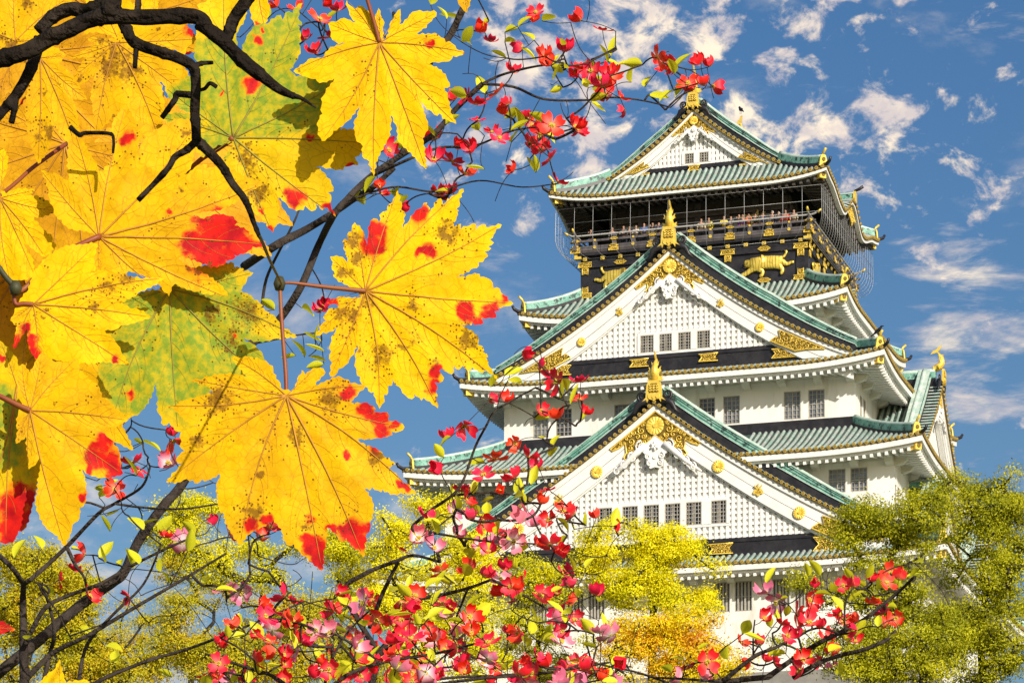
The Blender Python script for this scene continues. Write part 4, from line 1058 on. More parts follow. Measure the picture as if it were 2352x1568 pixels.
    for (x, y) in uvp:
        wx = x + 13 * noise.noise(Vector((x * .045, y * .045, seed + 5))) + 6 * noise.noise(Vector((x * .12, y * .12, seed + 8))); wy = y + 13 * noise.noise(Vector((x * .045, y * .045, seed + 25))) + 6 * noise.noise(Vector((x * .12, y * .12, seed + 28)))
        buf += [mask(wx, wy, RB), max(gbase, mask(wx, wy, GB)), mask(wx, wy, BB), 1]
    ca.data.foreach_set('color', buf)
    o = link(name, me, MAPLE, org + MOFF)
    if label: o['label'] = label
    # veins: raised ribs towards every tip, with pinnate side veins
    vb = MB()
    for (tx, ty) in tips:
        r = math.hypot(tx - cx, ty - cy); bend = rnd.uniform(-.04, .04) * r
        nx, ny = -(ty - cy) / r, (tx - cx) / r
        c2 = lambda t: (cx + (tx - cx) * t + nx * bend * math.sin(t * math.pi), cy + (ty - cy) * t + ny * bend * math.sin(t * math.pi))
        vb.tube([pt(*c2(.96 * i / 20), .0002) for i in range(21)], [sc * (1.9 * r / 300 + .5) * (1 - .82 * i / 20) for i in range(21)], 5)
        for q in range(2, 9):
            for e in (-1, 1):
                if rnd.random() < .25: continue
                t = q / 10 + rnd.uniform(-.03, .03); x0, y0 = c2(t); l = r * .30 * (1 - abs(t - .5) * 1.1) * rnd.uniform(.6, 1)
                a = math.atan2(ty - cy, tx - cx) + e * R(48); P_ = []
                for i in range(7):
                    u = i / 6; x, y = x0 + math.cos(a - e * u * .35) * l * u, y0 + math.sin(a - e * u * .35) * l * u
                    # stay on the blade
                    aa = math.atan2(y - cy, x - cx); rr = math.hypot(x - cx, y - cy)
                    if not inside((x, y), [(p[0], p[1]) for p in pts]): break
                    P_.append(pt(x, y, .00012))
                if len(P_) > 2: vb.tube(P_, [sc * .42 * (1 - .6 * i / len(P_)) for i in range(len(P_))], 3, 0)
    vb.build('veins', M[vein_mat], o)
    return o
def stalk(path, depths, rad, material='petiole', name='leaf_stalk', parent=None):
    p = P2(path); n = len(p); depths = (dz(depths[0]), dz(depths[1]))
    pts = [at(x, y, depths[0] + (depths[1] - depths[0]) * i / (n - 1)) + MOFF for i, (x, y, _) in enumerate(p)]
    mb = MB(); mb.tube(smooth_path(pts, 4), rad_list(rad, (n - 1) * 4 + 1), 7)
    return mb.build(name, M[material], parent or MAPLE)
def smooth_path(p, k):
    out = []; n = len(p)
    for i in range(n - 1):
        a, b, c, d = p[max(i - 1, 0)], p[i], p[i + 1], p[min(i + 2, n - 1)]
        for j in range(k):
            t = j / k; out.append(.5 * ((2 * b) + (c - a) * t + (2 * a - 5 * b + 4 * c - d) * t * t + (3 * b - a - 3 * c + d) * t ** 3))
    return out + [p[-1]]
def rad_list(rad, n):
    if isinstance(rad, (int, float)): return [rad] * n
    return [rad[0] + (rad[1] - rad[0]) * i / (n - 1) for i in range(n)]

make_leaf('1 950,470', '1 905,330 880,225 800,110 720,65 690,100 640,70 590,0* 600,90 615,130 640,200 715,280 600,220 520,210 470,240 385,255* 400,310 415,360 410,410 470,470 575,485 450,520 350,575 340,620 200,640 110,700 0,775* 60,810 160,855 250,875 260,900 330,915 490,860 400,960 330,1060 310,1160 320,1250 270,1330 270,1430 310,1540* 400,1500 440,1430 500,1400 600,1330 650,1270 725,1170 g 710,740 715,850 760,900 755,960 800,990 825,1080* 835,1000 870,930 920,850 935,760 930,690 965,770 970,850 1000,890 1060,940 1150,1035* 1140,930 1130,850 1165,780 1150,730 1 1385,1095 1450,1170 1530,1230 1590,1270 1610,1240 1640,1300 1700,1310 1795,1355* 1730,1230 1720,1160 1700,1060 1665,970 1730,955 1690,860 1600,770 1460,700 1560,690 1680,685 1750,650 1760,620 1830,610 1890,575* 1800,540 1750,480 1680,470 1600,390 1520,380 1300,400 1380,360 1500,250 1540,200 1580,135* 1480,120 1430,130 1360,125 1280,170 1170,275 1185,160 1180,100* 1110,170 1060,270 1000,460 985,400 990,300 985,210 960,160 938,90* 920,140 900,200',
          1.46, 'bright', 'bright yellow maple leaf against the sky, top right of the cluster', red=('1 1490,475 1890,575', (14, 7)), brown=('1 60,790 330,635 640,60 930,180 1380,1040', (12, 8, 10, 10, 12)), seed=1, curl=.05)
stalk('1 950,470 905,300 860,150 815,0 790,-60', (1.46, 1.44), (.0011, .0008))
make_leaf('3 810,345', '3 800,400 700,560 760,720 900,880 930,950 970,1050 1060,1200 1100,1150 1110,1220 1170,1260 1170,1300 1220,1350 1240,1385* 1260,1330 1280,1270 1290,1210 1310,1150 1300,1040 1240,920 1330,1010 1400,1080 1470,1130 1580,1140 1600,1090 1640,1130 1710,1135 1715,1070 1790,1135 1810,1100 1935,1200* 1890,1120 1880,1060 1890,1000 1850,940 1910,930 1890,850 1840,780 1780,710 1640,620 1800,670 1900,690 2020,705 2030,670 2090,660 2130,640 2185,645 2150,550 2250,480 2320,390* 2200,250 1990,250 1920,60 2 1950,1200 2000,1000 2060,850* 1900,850 1700,870 1500,850 1430,770 1500,680 1550,560 1530,480 1555,380 1510,260 1560,270 1520,180 1530,100 1565,10* 1500,60 1460,130 1420,110 1370,170 1350,210 1330,160 1260,200 1180,260 1060,280 980,360 930,470 900,600 850,500 840,400 870,310 920,260 960,140 900,60 860,-60 700,-160* 560,-30 480,20 400,60 430,90 400,140 410,300 400,450 385,660 430,740 330,850 200,900 50,955* 80,1030 130,1110 200,1170 290,1240 400,1290 200,1250 0,1290* 150,1400 400,1500 3 350,420 480,560* 560,500 640,420 790,385',
          1.54, 'green', 'half green, half yellow maple leaf behind the dark branch', red=('2 1090,445 1000,940 680,1025 3 1640,340 1480,990 1870,1100 2090,660 1120,1140 1240,1360 2 1130,330', (13, 22, 8, 9, 30, 18, 10, 12, 14, 8)), green=('2 1250,500 1350,250 1100,450 1600,1000 1000,800 600,800 1200,1150 1650,1250 250,1200 3 600,400 800,100', (70, 60, 60, 90, 80, 90, 80, 50, 60, 40, 60)), brown=('3 950,560 1000,700 1090,960 860,430 980,460', (40, 34, 44, 22, 26)), seed=2, vein_mat='vein_g', curl=.04)
stalk('3 810,345 700,420 600,490 470,570 340,680 200,800', (1.54, 1.60), (.0016, .0009))
make_leaf('4 640,1030', '4 600,1010 450,980 330,930 310,880 260,850 230,760 200,690 190,600 170,520 120,435* 210,470 270,480 330,520 390,560 370,480 360,300 380,180 420,90* 480,170 540,270 590,350 640,430 680,440 750,360 760,270 740,120 760,0 870,-150* 950,0 980,60 990,180 970,330 1000,250 1060,140 1180,60 1330,-20 1500,0* 1470,180 1450,400 1400,480 1480,420 1590,390 1580,430 1700,400 1800,430 1900,480 2080,540* 1980,590 1900,640 1850,710 1730,770 1640,800 1500,820 1420,830 1530,860 1640,830 1700,830 1790,840 1860,890 1830,920 1960,970 1960,1000 2060,1040 2105,1080* 2050,1100 1990,1100 1930,1160 1830,1180 1840,1200 1760,1240 1700,1280 1600,1290 1500,1250 1350,1210 1330,1230 1450,1300 1560,1350 1700,1440 1785,1560* 9 1440,440 1330,440 1250,430 1130,410 1000,370 900,330 860,370 830,470* 760,400 700,310 600,240 4 900,1330 830,1370 740,1330 690,1290 640,1340* 590,1270 600,1150 640,1060',
          1.49, 'gold', 'large golden maple leaf with one dark red lobe, left of centre', red=('4 1500,1100 1650,950 1800,1000 1900,1080 1600,1200 1450,1030 1700,860 1800,1150 2040,1080 890,150 1260,805 1850,780', (50, 62, 66, 44, 60, 26, 30, 40, 22, 24, 11, 18)), brown=('4 1330,500 1360,610 720,160 660,430 1440,1290 1490,1340 730,360 1600,1270 1000,130 1380,110', (12, 15, 16, 10, 18, 16, 10, 14, 12, 16)), seed=3, curl=.05)
make_leaf('5 650,1150', '6 600,40 400,35 310,60 225,100* 330,120 350,150 270,160 200,230 180,270 215,300 140,360 145,400 100,460* 180,425 250,420 350,365 300,450 260,560 270,640 245,720 280,760 265,840 260,910* 340,870 350,830 430,790 490,700 530,620 560,560 545,650 535,760 550,870 590,920 610,1000 670,1030 710,1090 740,1080 760,1150 800,1260* 830,1210 855,1150 850,1110 885,1110 900,1010 940,1010 930,930 960,970 1040,1050 1090,1120 1160,1160 1180,1100 1240,1140 1265,1175 1290,1140 1360,1180 1445,1250* 1430,1150 1420,1070 1440,1050 1410,970 1500,960 1490,890 1460,850 1490,820 1540,860 1605,885 1625,790 1680,835 1720,790 1810,845 1820,800 1940,860 1960,830 2100,930* 2050,850 2000,760 1975,700 2000,685 1950,640 1955,610 1890,560 1900,500 1850,440 1700,350 1820,350 1820,320 1890,340 1950,320 1930,270 2010,260 2090,255 2070,190 2130,175 2100,140 2200,125 2280,90* 2220,60 5 2180,1180 2140,1150 2130,1110 2060,1110 2050,1050 1990,1000 1910,990 1910,960 1850,950 1640,995 1840,900 1900,870 1895,830 2000,765 1960,710 2035,670 2000,650 2065,605 2020,570 2080,490 2090,450 2150,395* 2010,430 1980,430 1970,400 1890,430 1860,465 1860,395 1770,430 1700,465 1700,405 1620,440 1625,390 1670,300 1660,270 1680,260 1650,230 1690,180 1680,120 1725,0* 1640,70 1570,130 1555,110 1500,185 1480,120 1400,170 1360,270 1325,170 1250,240 1180,300 1110,400 1010,550 1060,420 1075,270 1040,250 1045,160 1020,150 1005,30* 980,90 950,130 945,170 890,210 880,260 840,270 800,310 800,390 740,350 700,420 680,540 660,660 640,540 600,460 550,420 530,390* 500,430 495,490 460,500 460,590 420,570 410,650 430,720 490,880 420,800 360,770 260,765* 290,830 275,880 310,940 290,960 330,1020 450,1090 560,1130',
          1.43, 'bright', 'yellow maple leaf with red blotches and toothed lobes spread right', red=('5 740,480 740,640 1230,290 1340,700 1240,720 2170,1220 1740,1360 1790,1430 2020,1400 1900,1490 280,1270 6 1420,860 1390,1000 2080,140 1430,1180', (34, 38, 28, 22, 16, 13, 26, 22, 22, 16, 18, 20, 20, 14, 9)), brown=('5 500,580 560,780 420,950 700,1280 450,1420 1180,1330 1560,500 6 820,680 1050,600 1800,480 1180,500 570,620 1420,760', (40, 34, 30, 26, 50, 30, 50, 50, 20, 50, 26, 12, 16)), seed=4, curl=.045)
make_leaf('7 1115,430', '7 1090,380 1050,300 1000,200 950,140 880,110 780,90 700,95 630,90* 690,170 760,250 800,285 700,250 560,235 430,260 350,285 270,280* 400,340 440,360 470,400 400,420 300,450 200,470 130,510 50,510* 110,530 160,580 200,620 260,670 330,700 180,760 190,830 170,870 215,910 150,960 135,990 190,1020 130,1090 50,1180* 150,1185 230,1155 290,1170 330,1200 370,1165 420,1175 560,1100 510,1180 500,1250 510,1350 520,1430 8 520,600 560,640 590,740 640,830 700,915* 760,830 830,790 900,760 1000,690 1070,780 1110,910 1180,910 1230,980 1300,1030 1425,1135* 1440,960 1460,900 1465,800 1470,760 1500,770 1560,830 1600,885 1640,850 1700,930 1750,950 1790,1020* 1800,900 1820,810 1850,770 1850,710 1880,600 1870,530 1780,400 1850,440 1870,410 1950,455 1960,430 2060,470 2120,455 2255,460* 2170,370 2100,320 2080,280 2000,230 2075,205 1970,130 1900,60 1720,-20 7 1830,810 1920,800 2050,770 2040,740 2110,740 2155,700* 2080,640 2010,640 2020,600 1970,570 1890,570 1900,540 1850,510 1800,490 1680,485 1750,410 1760,390 1810,345* 1750,330 1680,320 1600,270 1520,270 1340,345 1460,230 1440,190 1380,185* 1300,220 1280,245 1250,205 1210,280 1160,400',
          1.38, 'gold', 'biggest golden maple leaf hanging lowest, red at its lower tips', red=('8 1350,930 1380,1040 1300,880 1710,820 1760,900 1640,780 1840,760 1320,690 1510,780 7 1650,410 1820,560 1930,620 1950,740 1640,960 1900,900 2140,1210 2080,660 8 800,740 960,700', (34, 26, 20, 44, 30, 24, 16, 14, 14, 24, 26, 30, 24, 12, 18, 20, 20, 20, 22)), brown=('7 1200,760 1210,850 1020,540 990,425 500,460 330,820 880,1120 1500,450 1900,960 8 820,620 1300,750', (34, 26, 14, 12, 60, 34, 20, 50, 30, 44, 30)), seed=5, curl=.05)
make_leaf('9 840,385', '9 880,300 1000,200 1300,130 1550,110 1555,150 1650,160 1670,190 1765,205* 1700,260 1690,310 1650,360 1600,420 1750,470 1770,510 1870,570 1840,600 1950,660 2020,720 2060,790 2110,820 2240,905* 2100,910 1980,940 1900,960 1800,970 1740,950 1660,935 1750,990 1830,1060 1870,1120 1880,1250 1960,1450* 1700,1480 1500,1500 1300,1480 a 640,500 640,590 590,612 530,612* 475,555 440,575 425,520 405,495 405,405 395,300 370,380 330,450 290,500 240,520 c 800,540 740,575 690,585* 640,520 600,400 620,300 620,200 660,120 600,20 640,-60 9 150,800 250,650 300,550* 430,470 560,430 720,400',
          1.53, 'green', 'mostly green maple leaf in the middle of the cluster', green=('9 600,900 900,900 1300,700 1300,1000 700,1200 1000,1300 500,1300 1500,1150 1700,1100 400,500 1100,600', (120, 120, 110, 110, 120, 110, 100, 90, 60, 40, 90)), red=('c 820,387 9 1565,895', (12, 8)), brown=('9 1300,650 1530,850 1500,990 1700,650', (40, 20, 40, 60)), seed=6, vein_mat='vein_g', gbase=.25, curl=.04)
make_leaf('b 210,490', 'b 120,470 180,400 215,290 300,190 400,130 520,110 610,100* 590,200 600,280 560,300 640,276 720,285 800,310 900,320 1030,308* 960,360 870,410 830,440 745,475 830,510 880,520 945,557* 860,590 760,620 720,650 620,640 560,600 640,650 700,690 740,740 770,800 810,862* 730,850 650,845 520,860 420,850 320,830 265,855 240,845* 190,780 175,700 175,620 130,700 85,765* 95,690 110,620 65,590* 90,540 110,500',
          1.46, 'bright', 'yellow maple leaf at the left edge with two small red lobes', red=('b 160,650 110,730 205,720 215,800 720,830', (18, 20, 20, 24, 12)), brown=('b 290,525 270,560 235,560 600,510 680,380 790,310 800,860 340,560', (14, 12, 10, 20, 34, 40, 10, 8)), seed=7, curl=.06)
stalk('b 210,490 150,485 100,488 90,440 85,400', (1.46, 1.455), (.0012, .0009), 'petiole')
make_leaf('c 190,485', 'c 140,440 125,420 110,320 115,230 140,190* 190,250 215,200 240,150 265,120* 300,150 350,180 420,180 485,150* 500,230 560,290 620,330 640,400 740,480 805,540* 720,565 690,585 580,575 640,620 690,660 720,700 750,740 755,790 760,850 770,890 d 770,290* 700,310 640,320 560,300 495,240 530,300 545,400 535,480 500,510 500,570 455,610 450,640 400,740* 360,680 310,650 280,620 240,540 220,440 230,330 250,250 245,170 235,220 180,265* 180,200 170,120 165,60 100,105* 115,20 c 105,600 115,500',
          1.44, 'gold', 'golden maple leaf low on the left with a bright red tip', red=('d 640,120 700,220 600,200 680,60 720,280 580,260 530,440', (34, 34, 34, 22, 24, 20, 12)), brown=('c 350,445 195,425 550,760 640,450', (9, 8, 12, 8)), seed=8, curl=.05)
stalk('c 190,485 120,455 60,425 0,395 -60,370', (1.44, 1.44), (.0015, .0012))
make_leaf('c 108,330', 'c -200,0 0,45* 60,110 105,150 118,250 130,400 200,560 260,700 d 225,400 205,480 180,570 150,640 110,650 90,700 30,730* 0,720 -150,600* -250,300 -300,0 c -280,300',
          1.50, 'green', 'yellow-green maple leaf cut by the left edge with a broad red lower lobe', green=('c 0,700 60,600 -50,450', (60, 50, 60)), red=('d 120,400 80,500 150,560 60,620 40,700 150,450 c 0,150', (30, 50, 46, 44, 30, 40, 16)), seed=9, gbase=.2, curl=.04)
make_leaf('f 0,575', 'f 40,550 100,520 220,525* 170,560 250,570 330,620 350,655* 250,697 190,690 260,760 320,800 330,850 370,890 b 350,120 280,185* 180,115 150,105 200,190 215,300* 150,330 60,330* -100,200 -150,0 f -200,700 -150,450 0,500 30,440 50,340 20,262* -50,350 -100,480',
          1.53, 'bright', 'yellow maple leaf cut by the left edge above the twig fork', brown=('f 10,635', (10,)), seed=10, curl=.05)
stalk('f 425,230 310,310 200,390 100,480 0,560', (1.66, 1.53), (.0010, .0009))
make_leaf('e 255,365', 'e 235,380 200,470 180,550 165,700 170,800 f 190,220 230,340* 290,270 320,200 330,100 360,150 420,210 492,300* 495,200 485,80 e 480,700 455,610 545,620* 500,540 440,470 370,400 410,350* 330,290 270,330',
          1.54, 'gold', 'narrow golden maple leaf hanging below the thick branch', brown=('e 290,820 265,590', (40, 10)), seed=11, curl=.09)
make_leaf('e 60,420', 'e 160,400 150,520 170,600 100,700 60,560* 0,640 -60,700* -100,500 -60,380 0,430', 1.62, 'deep', 'dull gold maple leaf at the upper left edge', seed=12, curl=.05, red=('e 165,655', (18,)))
make_leaf('e 735,270', 'e 700,320 600,480 575,600 590,720 600,832* 660,780 700,740 770,690 800,650 860,790 940,880 1015,915* 1000,830 1030,700 1030,600 1000,500 1040,540 1100,580 1195,600* 1200,500 1150,400 1000,330 960,300 1000,300 1130,320 1240,238* 1180,160 1050,140 900,150 830,190 760,240 680,250 550,238* 600,280 500,340 440,362* 560,350 480,450 455,490* 480,540 540,520 620,440',
          1.55, 'gold', 'speckled golden maple leaf under the forked branch', brown=('e 740,380 690,430 800,440 650,250 1000,190 520,490 870,440 720,740', (60, 44, 50, 20, 16, 20, 24, 14)), red=('e 1200,180', (20,)), seed=13, curl=.07)
make_leaf('e 100,260', 'e -150,330 -200,100* -100,-100 100,-150* 300,-120 460,-40* 420,70 300,110 240,130 250,200 220,250* 160,300 60,330* -40,350', 1.60, 'gold', 'golden maple leaf in the top left corner', brown=('e 170,30 20,240 60,290', (30, 30, 26)), seed=14, curl=.04)
make_leaf('2 1080,-190', '2 1000,-60 990,80 1010,170 1040,270 1110,340 1150,350 1190,412* 1205,340 1160,250 1190,160 1215,110 1190,30 1170,-80 1300,-200* 1080,-350* 900,-250*', 1.62, 'bright', 'single yellow lobe hanging from the top edge', red=('2 1100,300', (11,)), brown=('2 1130,330', (9,)), seed=15)
make_leaf('D 140,1600', 'D 60,1640* 70,1600 88,1567 98,1560 107,1550 120,1540 128,1533 135,1513* 142,1540 147,1556 153,1567 180,1562 186,1560 200,1560* 205,1570 220,1620* 140,1680*', 1.5, 'bright', 'yellow maple leaf tip poking in from the bottom edge', seed=16)
make_leaf('D -40,1440', 'D -20,1420 0,1426 15,1433 35,1443* 15,1450 0,1455 -30,1470* -90,1450* -60,1410', 1.5, 'bright', 'small orange-yellow leaf tip at the lower left edge', seed=17, red=('D 0,1440', (40,)))
make_leaf('1 1900,-130', '1 1830,-40 1810,10 1850,80 1880,120 1915,140* 1925,90 1945,30 1960,-40 2040,-100* 1900,-260* 1760,-120*', 1.6, 'gold', 'ochre leaf tip pointing down from the top edge', seed=18)
# further leaves of the same tree behind the cluster
TPL = '7 1090,380 950,140 630,90* 800,285 560,235 270,280* 470,400 300,450 50,510* 260,670 330,700 180,760 170,870 150,960 50,1180* 230,1155 370,1165 560,1100 510,1350 8 560,640 640,830 700,915* 830,790 1000,690 1070,780 1180,910 1300,1030 1425,1135* 1460,900 1470,760 1560,830 1700,930 1790,1020* 1820,810 1880,600 1780,400 1950,455 2120,455 2255,460* 2080,280 1970,130 1720,-20 7 1920,800 2155,700* 2010,640 1850,510 1680,485 1750,410 1810,345* 1600,270 1340,345 1440,190 1380,185* 1160,400'
def tleaf(x, y, k, rot, depth, material, seed, label=None):
    T = P2(TPL); c = (367.5 + 1115 * .26053, 796.25 + 430 * .26053); ca, sa = math.cos(R(rot)), math.sin(R(rot))
    s = 'D ' + ' '.join('%.1f,%.1f%s' % (x + k * ((p[0] - c[0]) * ca - (p[1] - c[1]) * sa), y + k * ((p[0] - c[0]) * sa + (p[1] - c[1]) * ca), '*' if p[2] else '') for p in T)
    return make_leaf('D %g,%g' % (x, y), s, depth, material, label, seed=seed, curl=.07, tilt=(random.Random(seed).uniform(-.3, .3), random.Random(seed + 50).uniform(-.3, .3)))
for i, (x, y, k, r, d, mt_) in enumerate([(150, 330, .95, 20, 2.1, 'deep'), (330, 330, .9, -40, 2.2, 'deep'), (60, 600, .9, 60, 2.15, 'deep'), (190, 560, 1.0, 150, 2.3, 'deep'), (330, 200, .9, 100, 2.3, 'gold'), (60, 120, .9, -20, 2.2, 'deep'), (-20, 380, .9, 5, 2.25, 'deep'), (250, 60, .8, 200, 2.4, 'deep'), (240, 430, 1.0, 80, 2.45, 'deep'), (130, 760, .8, 20, 2.2, 'gold'), (90, 450, 1.1, -90, 2.5, 'deep')]):
    tleaf(x, y, k, r, d, mt_, 30 + i)
# branches
BR = []
def branch(path, depth, r0, r1, material='bark'):
    p = P2(path); rr = random.Random(len(BR) + 4)
    dd = depth if isinstance(depth, tuple) else (depth, depth); dd = (dz(dd[0]), dz(dd[1]))
    n = len(p)
    pts = smooth_path([at(x, y, dd[0] + (dd[1] - dd[0]) * i / (n - 1)) + MOFF for i, (x, y, _) in enumerate(p)], 6)
    s = (dd[0] + dd[1]) / 2 / FPX; m = len(pts)
    rad = [(r0 + (r1 - r0) * i / (m - 1)) * s * (1 + .10 * noise.noise(Vector((i * .45, len(BR), 0))) + (.16 if i % 13 == 6 and r0 > 5 else 0)) for i in range(m)]
    BR.append((pts, rad, material))
branch('D -420,430 -250,260 -120,170 e 0,375 180,320 300,250 430,190 560,130 700,105 900,112 1220,105 1300,170 2 430,250 680,440 900,660 1100,820', 1.30, 20, 16)
branch('2 900,660 1100,820 1300,975 1450,1050 1560,1085 1720,1190', 1.30, 17, 1.5)
branch('2 720,450 770,330 820,200 960,0 1000,-100', 1.31, 14, 15)
branch('e 240,200 330,110 440,60 560,70 690,0 700,-60', 1.31, 14, 19)
branch('e 690,110 700,40 720,-40', 1.3, 26, 20)
branch('e 860,100 870,30 870,-40', 1.33, 8, 7)
branch('e 770,130 800,190 850,270 1010,330 1130,370 1215,425 1235,520 1228,700 1235,800 1238,890', 1.33, 14, 11)
branch('e 860,290 855,350 850,430', 1.33, 7, 5)
branch('e 1220,420 1270,400 1344,395', 1.33, 7, 4)
branch('f 1238,215 1180,270 1100,320 1050,400 870,590', 1.33, 9, 6)
branch('f 1238,215 1270,240 3 600,560 700,680 800,850 920,1000 990,1150 1030,1270 1090,1420', 1.34, 13, 5)
branch('3 1090,1420 4 2080,1080 2150,1250 2240,1430 9 2070,340', (1.34, 1.40), 4, 3, 'twig')
branch('2 340,1050 190,1040 170,1090 100,1190 20,1300', 1.33, 8, 6)
branch('2 400,1000 490,980 550,920 625,960', 1.33, 4, 5)
branch('e 250,240 200,420 120,570 60,650 -10,730 -60,800', 1.31, 14, 10)
branch('e 100,620 90,690 72,775', 1.31, 8, 7)
branch('e 440,800 500,850 540,838 690,842 715,880 712,965', 1.42, 6, 3)
branch('b -60,180 0,265 40,320 100,385', 1.45, 6, 7, 'twig')
mb = MB()
for pts, rad, mt_ in BR:
    mb.tube(pts, rad, 9, 0 if mt_ == 'bark' else 1)
# the trunk just outside the left edge
tr = [Vector((0, 0, -.1)), Vector((.02, 0, .7)), Vector((.05, 0, 1.4))] + [at(-420, 430, dz(1.30)) + MOFF]
mb.tube(smooth_path(tr, 6), rad_list((.11, .006), 19), 12, 0)
o = mb.build('branches', [M['bark'], M['twig']], MAPLE)
mb = MB()
for c, r in ((at(642, 651, dz(1.40)), .0028), (at(36, 661, dz(1.45)), .0030)):
    mb = MB(); mb.tube([c + MOFF + Vector((0, 0, .003)), c + MOFF, c + MOFF - Vector((0, 0, .003))], [r * .6, r, r * .7], 8); mb.build('bud_node', M['twig'], MAPLE)
stalk('9 2110,325 2200,325 2352,345 5 200,1105 500,1135 650,1150', (1.40, 1.43), (.0006, .0012))
stalk('9 2060,380 2070,650 2085,860 2100,1060 2120,1300 2130,1560 7 1115,430', (1.40, 1.38), (.0009, .0010))
stalk('4 640,1030 600,1045 380,1150 150,1320 0,1470 -60,1510', (1.49, 1.46), (.0015, .0012))
# ---------------------------------------------------------------- growing twigs towards a set of targets
K.update({'h': (1194.4, 122.5, .37105), 'i': (735, 1010.6, .36458), 'j': (0, 1010.6, .35547), 'k': (1531.25, 1010.6, .35545), 'l': (1010.6, 490, .35156), 'm': (1163.75, 918.75, .41405)})
def grow(nodes, targets, step, rnd, wig=.10, sag=.0):
    """nodes: [(pos, parent index)]; returns list of polylines from an existing node to each target, shortest first"""
    P = np.array([tuple(n) for n in nodes]); T = np.array([tuple(t) for t in targets])
    left = list(range(len(T))); best = np.empty(len(T)); bi = np.zeros(len(T), int)
    for t in left:
        d = np.linalg.norm(P - T[t], axis=1); bi[t] = int(d.argmin()); best[t] = d.min()
    paths = []; allp = [Vector(n) for n in nodes]
    while left:
        t = min(left, key=lambda q: best[q]); left.remove(t)
        a = allp[bi[t]]; b = Vector(T[t]); L = (b - a).length; n = max(2, int(L / step) + 1)
        off = Vector((rnd.uniform(-1, 1), rnd.uniform(-1, 1), rnd.uniform(-1, 1))) * L * wig + Vector((0, 0, -sag * L))
        pl = [a]; idx = [bi[t]]
        for i in range(1, n + 1):
            x = i / n; pl.append(a.lerp(b, x) + off * math.sin(x * math.pi)); allp.append(pl[-1]); idx.append(len(allp) - 1)
        paths.append((pl, idx))
        if left:
            Q = np.array([tuple(p) for p in pl[1:]]); la = np.array(left)
            D = np.linalg.norm(T[la][:, None, :] - Q[None], axis=2); m = D.min(1); am = D.argmin(1)
            for q, mm, aa in zip(left, m, am):
                if mm < best[q]: best[q] = mm; bi[q] = idx[1 + aa]
    return allp, paths
# ---------------------------------------------------------------- dogwood in flower
def petal_mat(name, outer, inner, base):
    m = bpy.data.materials.new(name); m.use_nodes = True; N = m.node_tree.nodes; L = m.node_tree.links; P = N['Principled BSDF']; P.inputs['Roughness'].default_value = .5; P.inputs['Specular IOR Level'].default_value = .3
    v = N.new('ShaderNodeVertexColor'); v.layer_name = 'tint'; s = N.new('ShaderNodeSeparateColor'); L.new(v.outputs[0], s.inputs[0])
    oi = N.new('ShaderNodeObjectInfo')
    r = N.new('ShaderNodeValToRGB'); e = r.color_ramp.elements; e[0].position = .04; e[0].color = base + (1,); e[1].position = .62; e[1].color = outer + (1,)
    q = e.new(.24); q.color = inner + (1,); L.new(s.outputs[0], r.inputs[0])
    h = N.new('ShaderNodeHueSaturation'); L.new(r.outputs[0], h.inputs['Color'])
    a = N.new('ShaderNodeMapRange'); a.inputs[3].default_value = .490; a.inputs[4].default_value = .512; L.new(oi.outputs['Random'], a.inputs[0]); L.new(a.outputs[0], h.inputs['Hue'])
    b = N.new('ShaderNodeMapRange'); b.inputs[3].default_value = .85; b.inputs[4].default_value = 1.2; L.new(oi.outputs['Random'], b.inputs[0]); L.new(b.outputs[0], h.inputs['Value'])
    L.new(h.outputs[0], P.inputs['Base Color'])
    t = N.new('ShaderNodeBsdfTranslucent'); L.new(h.outputs[0], t.inputs[0]); ms = N.new('ShaderNodeMixShader'); ms.inputs[0].default_value = .22
    L.new(P.outputs[0], ms.inputs[1]); L.new(t.outputs[0], ms.inputs[2]); L.new(ms.outputs[0], N['Material Output'].inputs[0]); return m
M['petal'] = petal_mat('red_petal', (.95, .018, .040), (.97, .12, .10), (.95, .60, .16))
M['petal_pink'] = petal_mat('pink_petal', (.93, .22, .34), (.95, .66, .70), (.92, .82, .74))
M['stamen'] = mat('yellow_stamens', (.75, .55, .06), .6, col2=(.45, .42, .05), scale=400)
M['young'] = mat('young_yellow_green_leaf', (.92, .86, .02), .5, col2=(.74, .76, .03), scale=40, trans=.4)
M['dogbark'] = mat('grey_brown_dogwood_bark', (.026, .017, .012), .9, col2=(.055, .040, .030), scale=14, bump=.6, bscale=60)
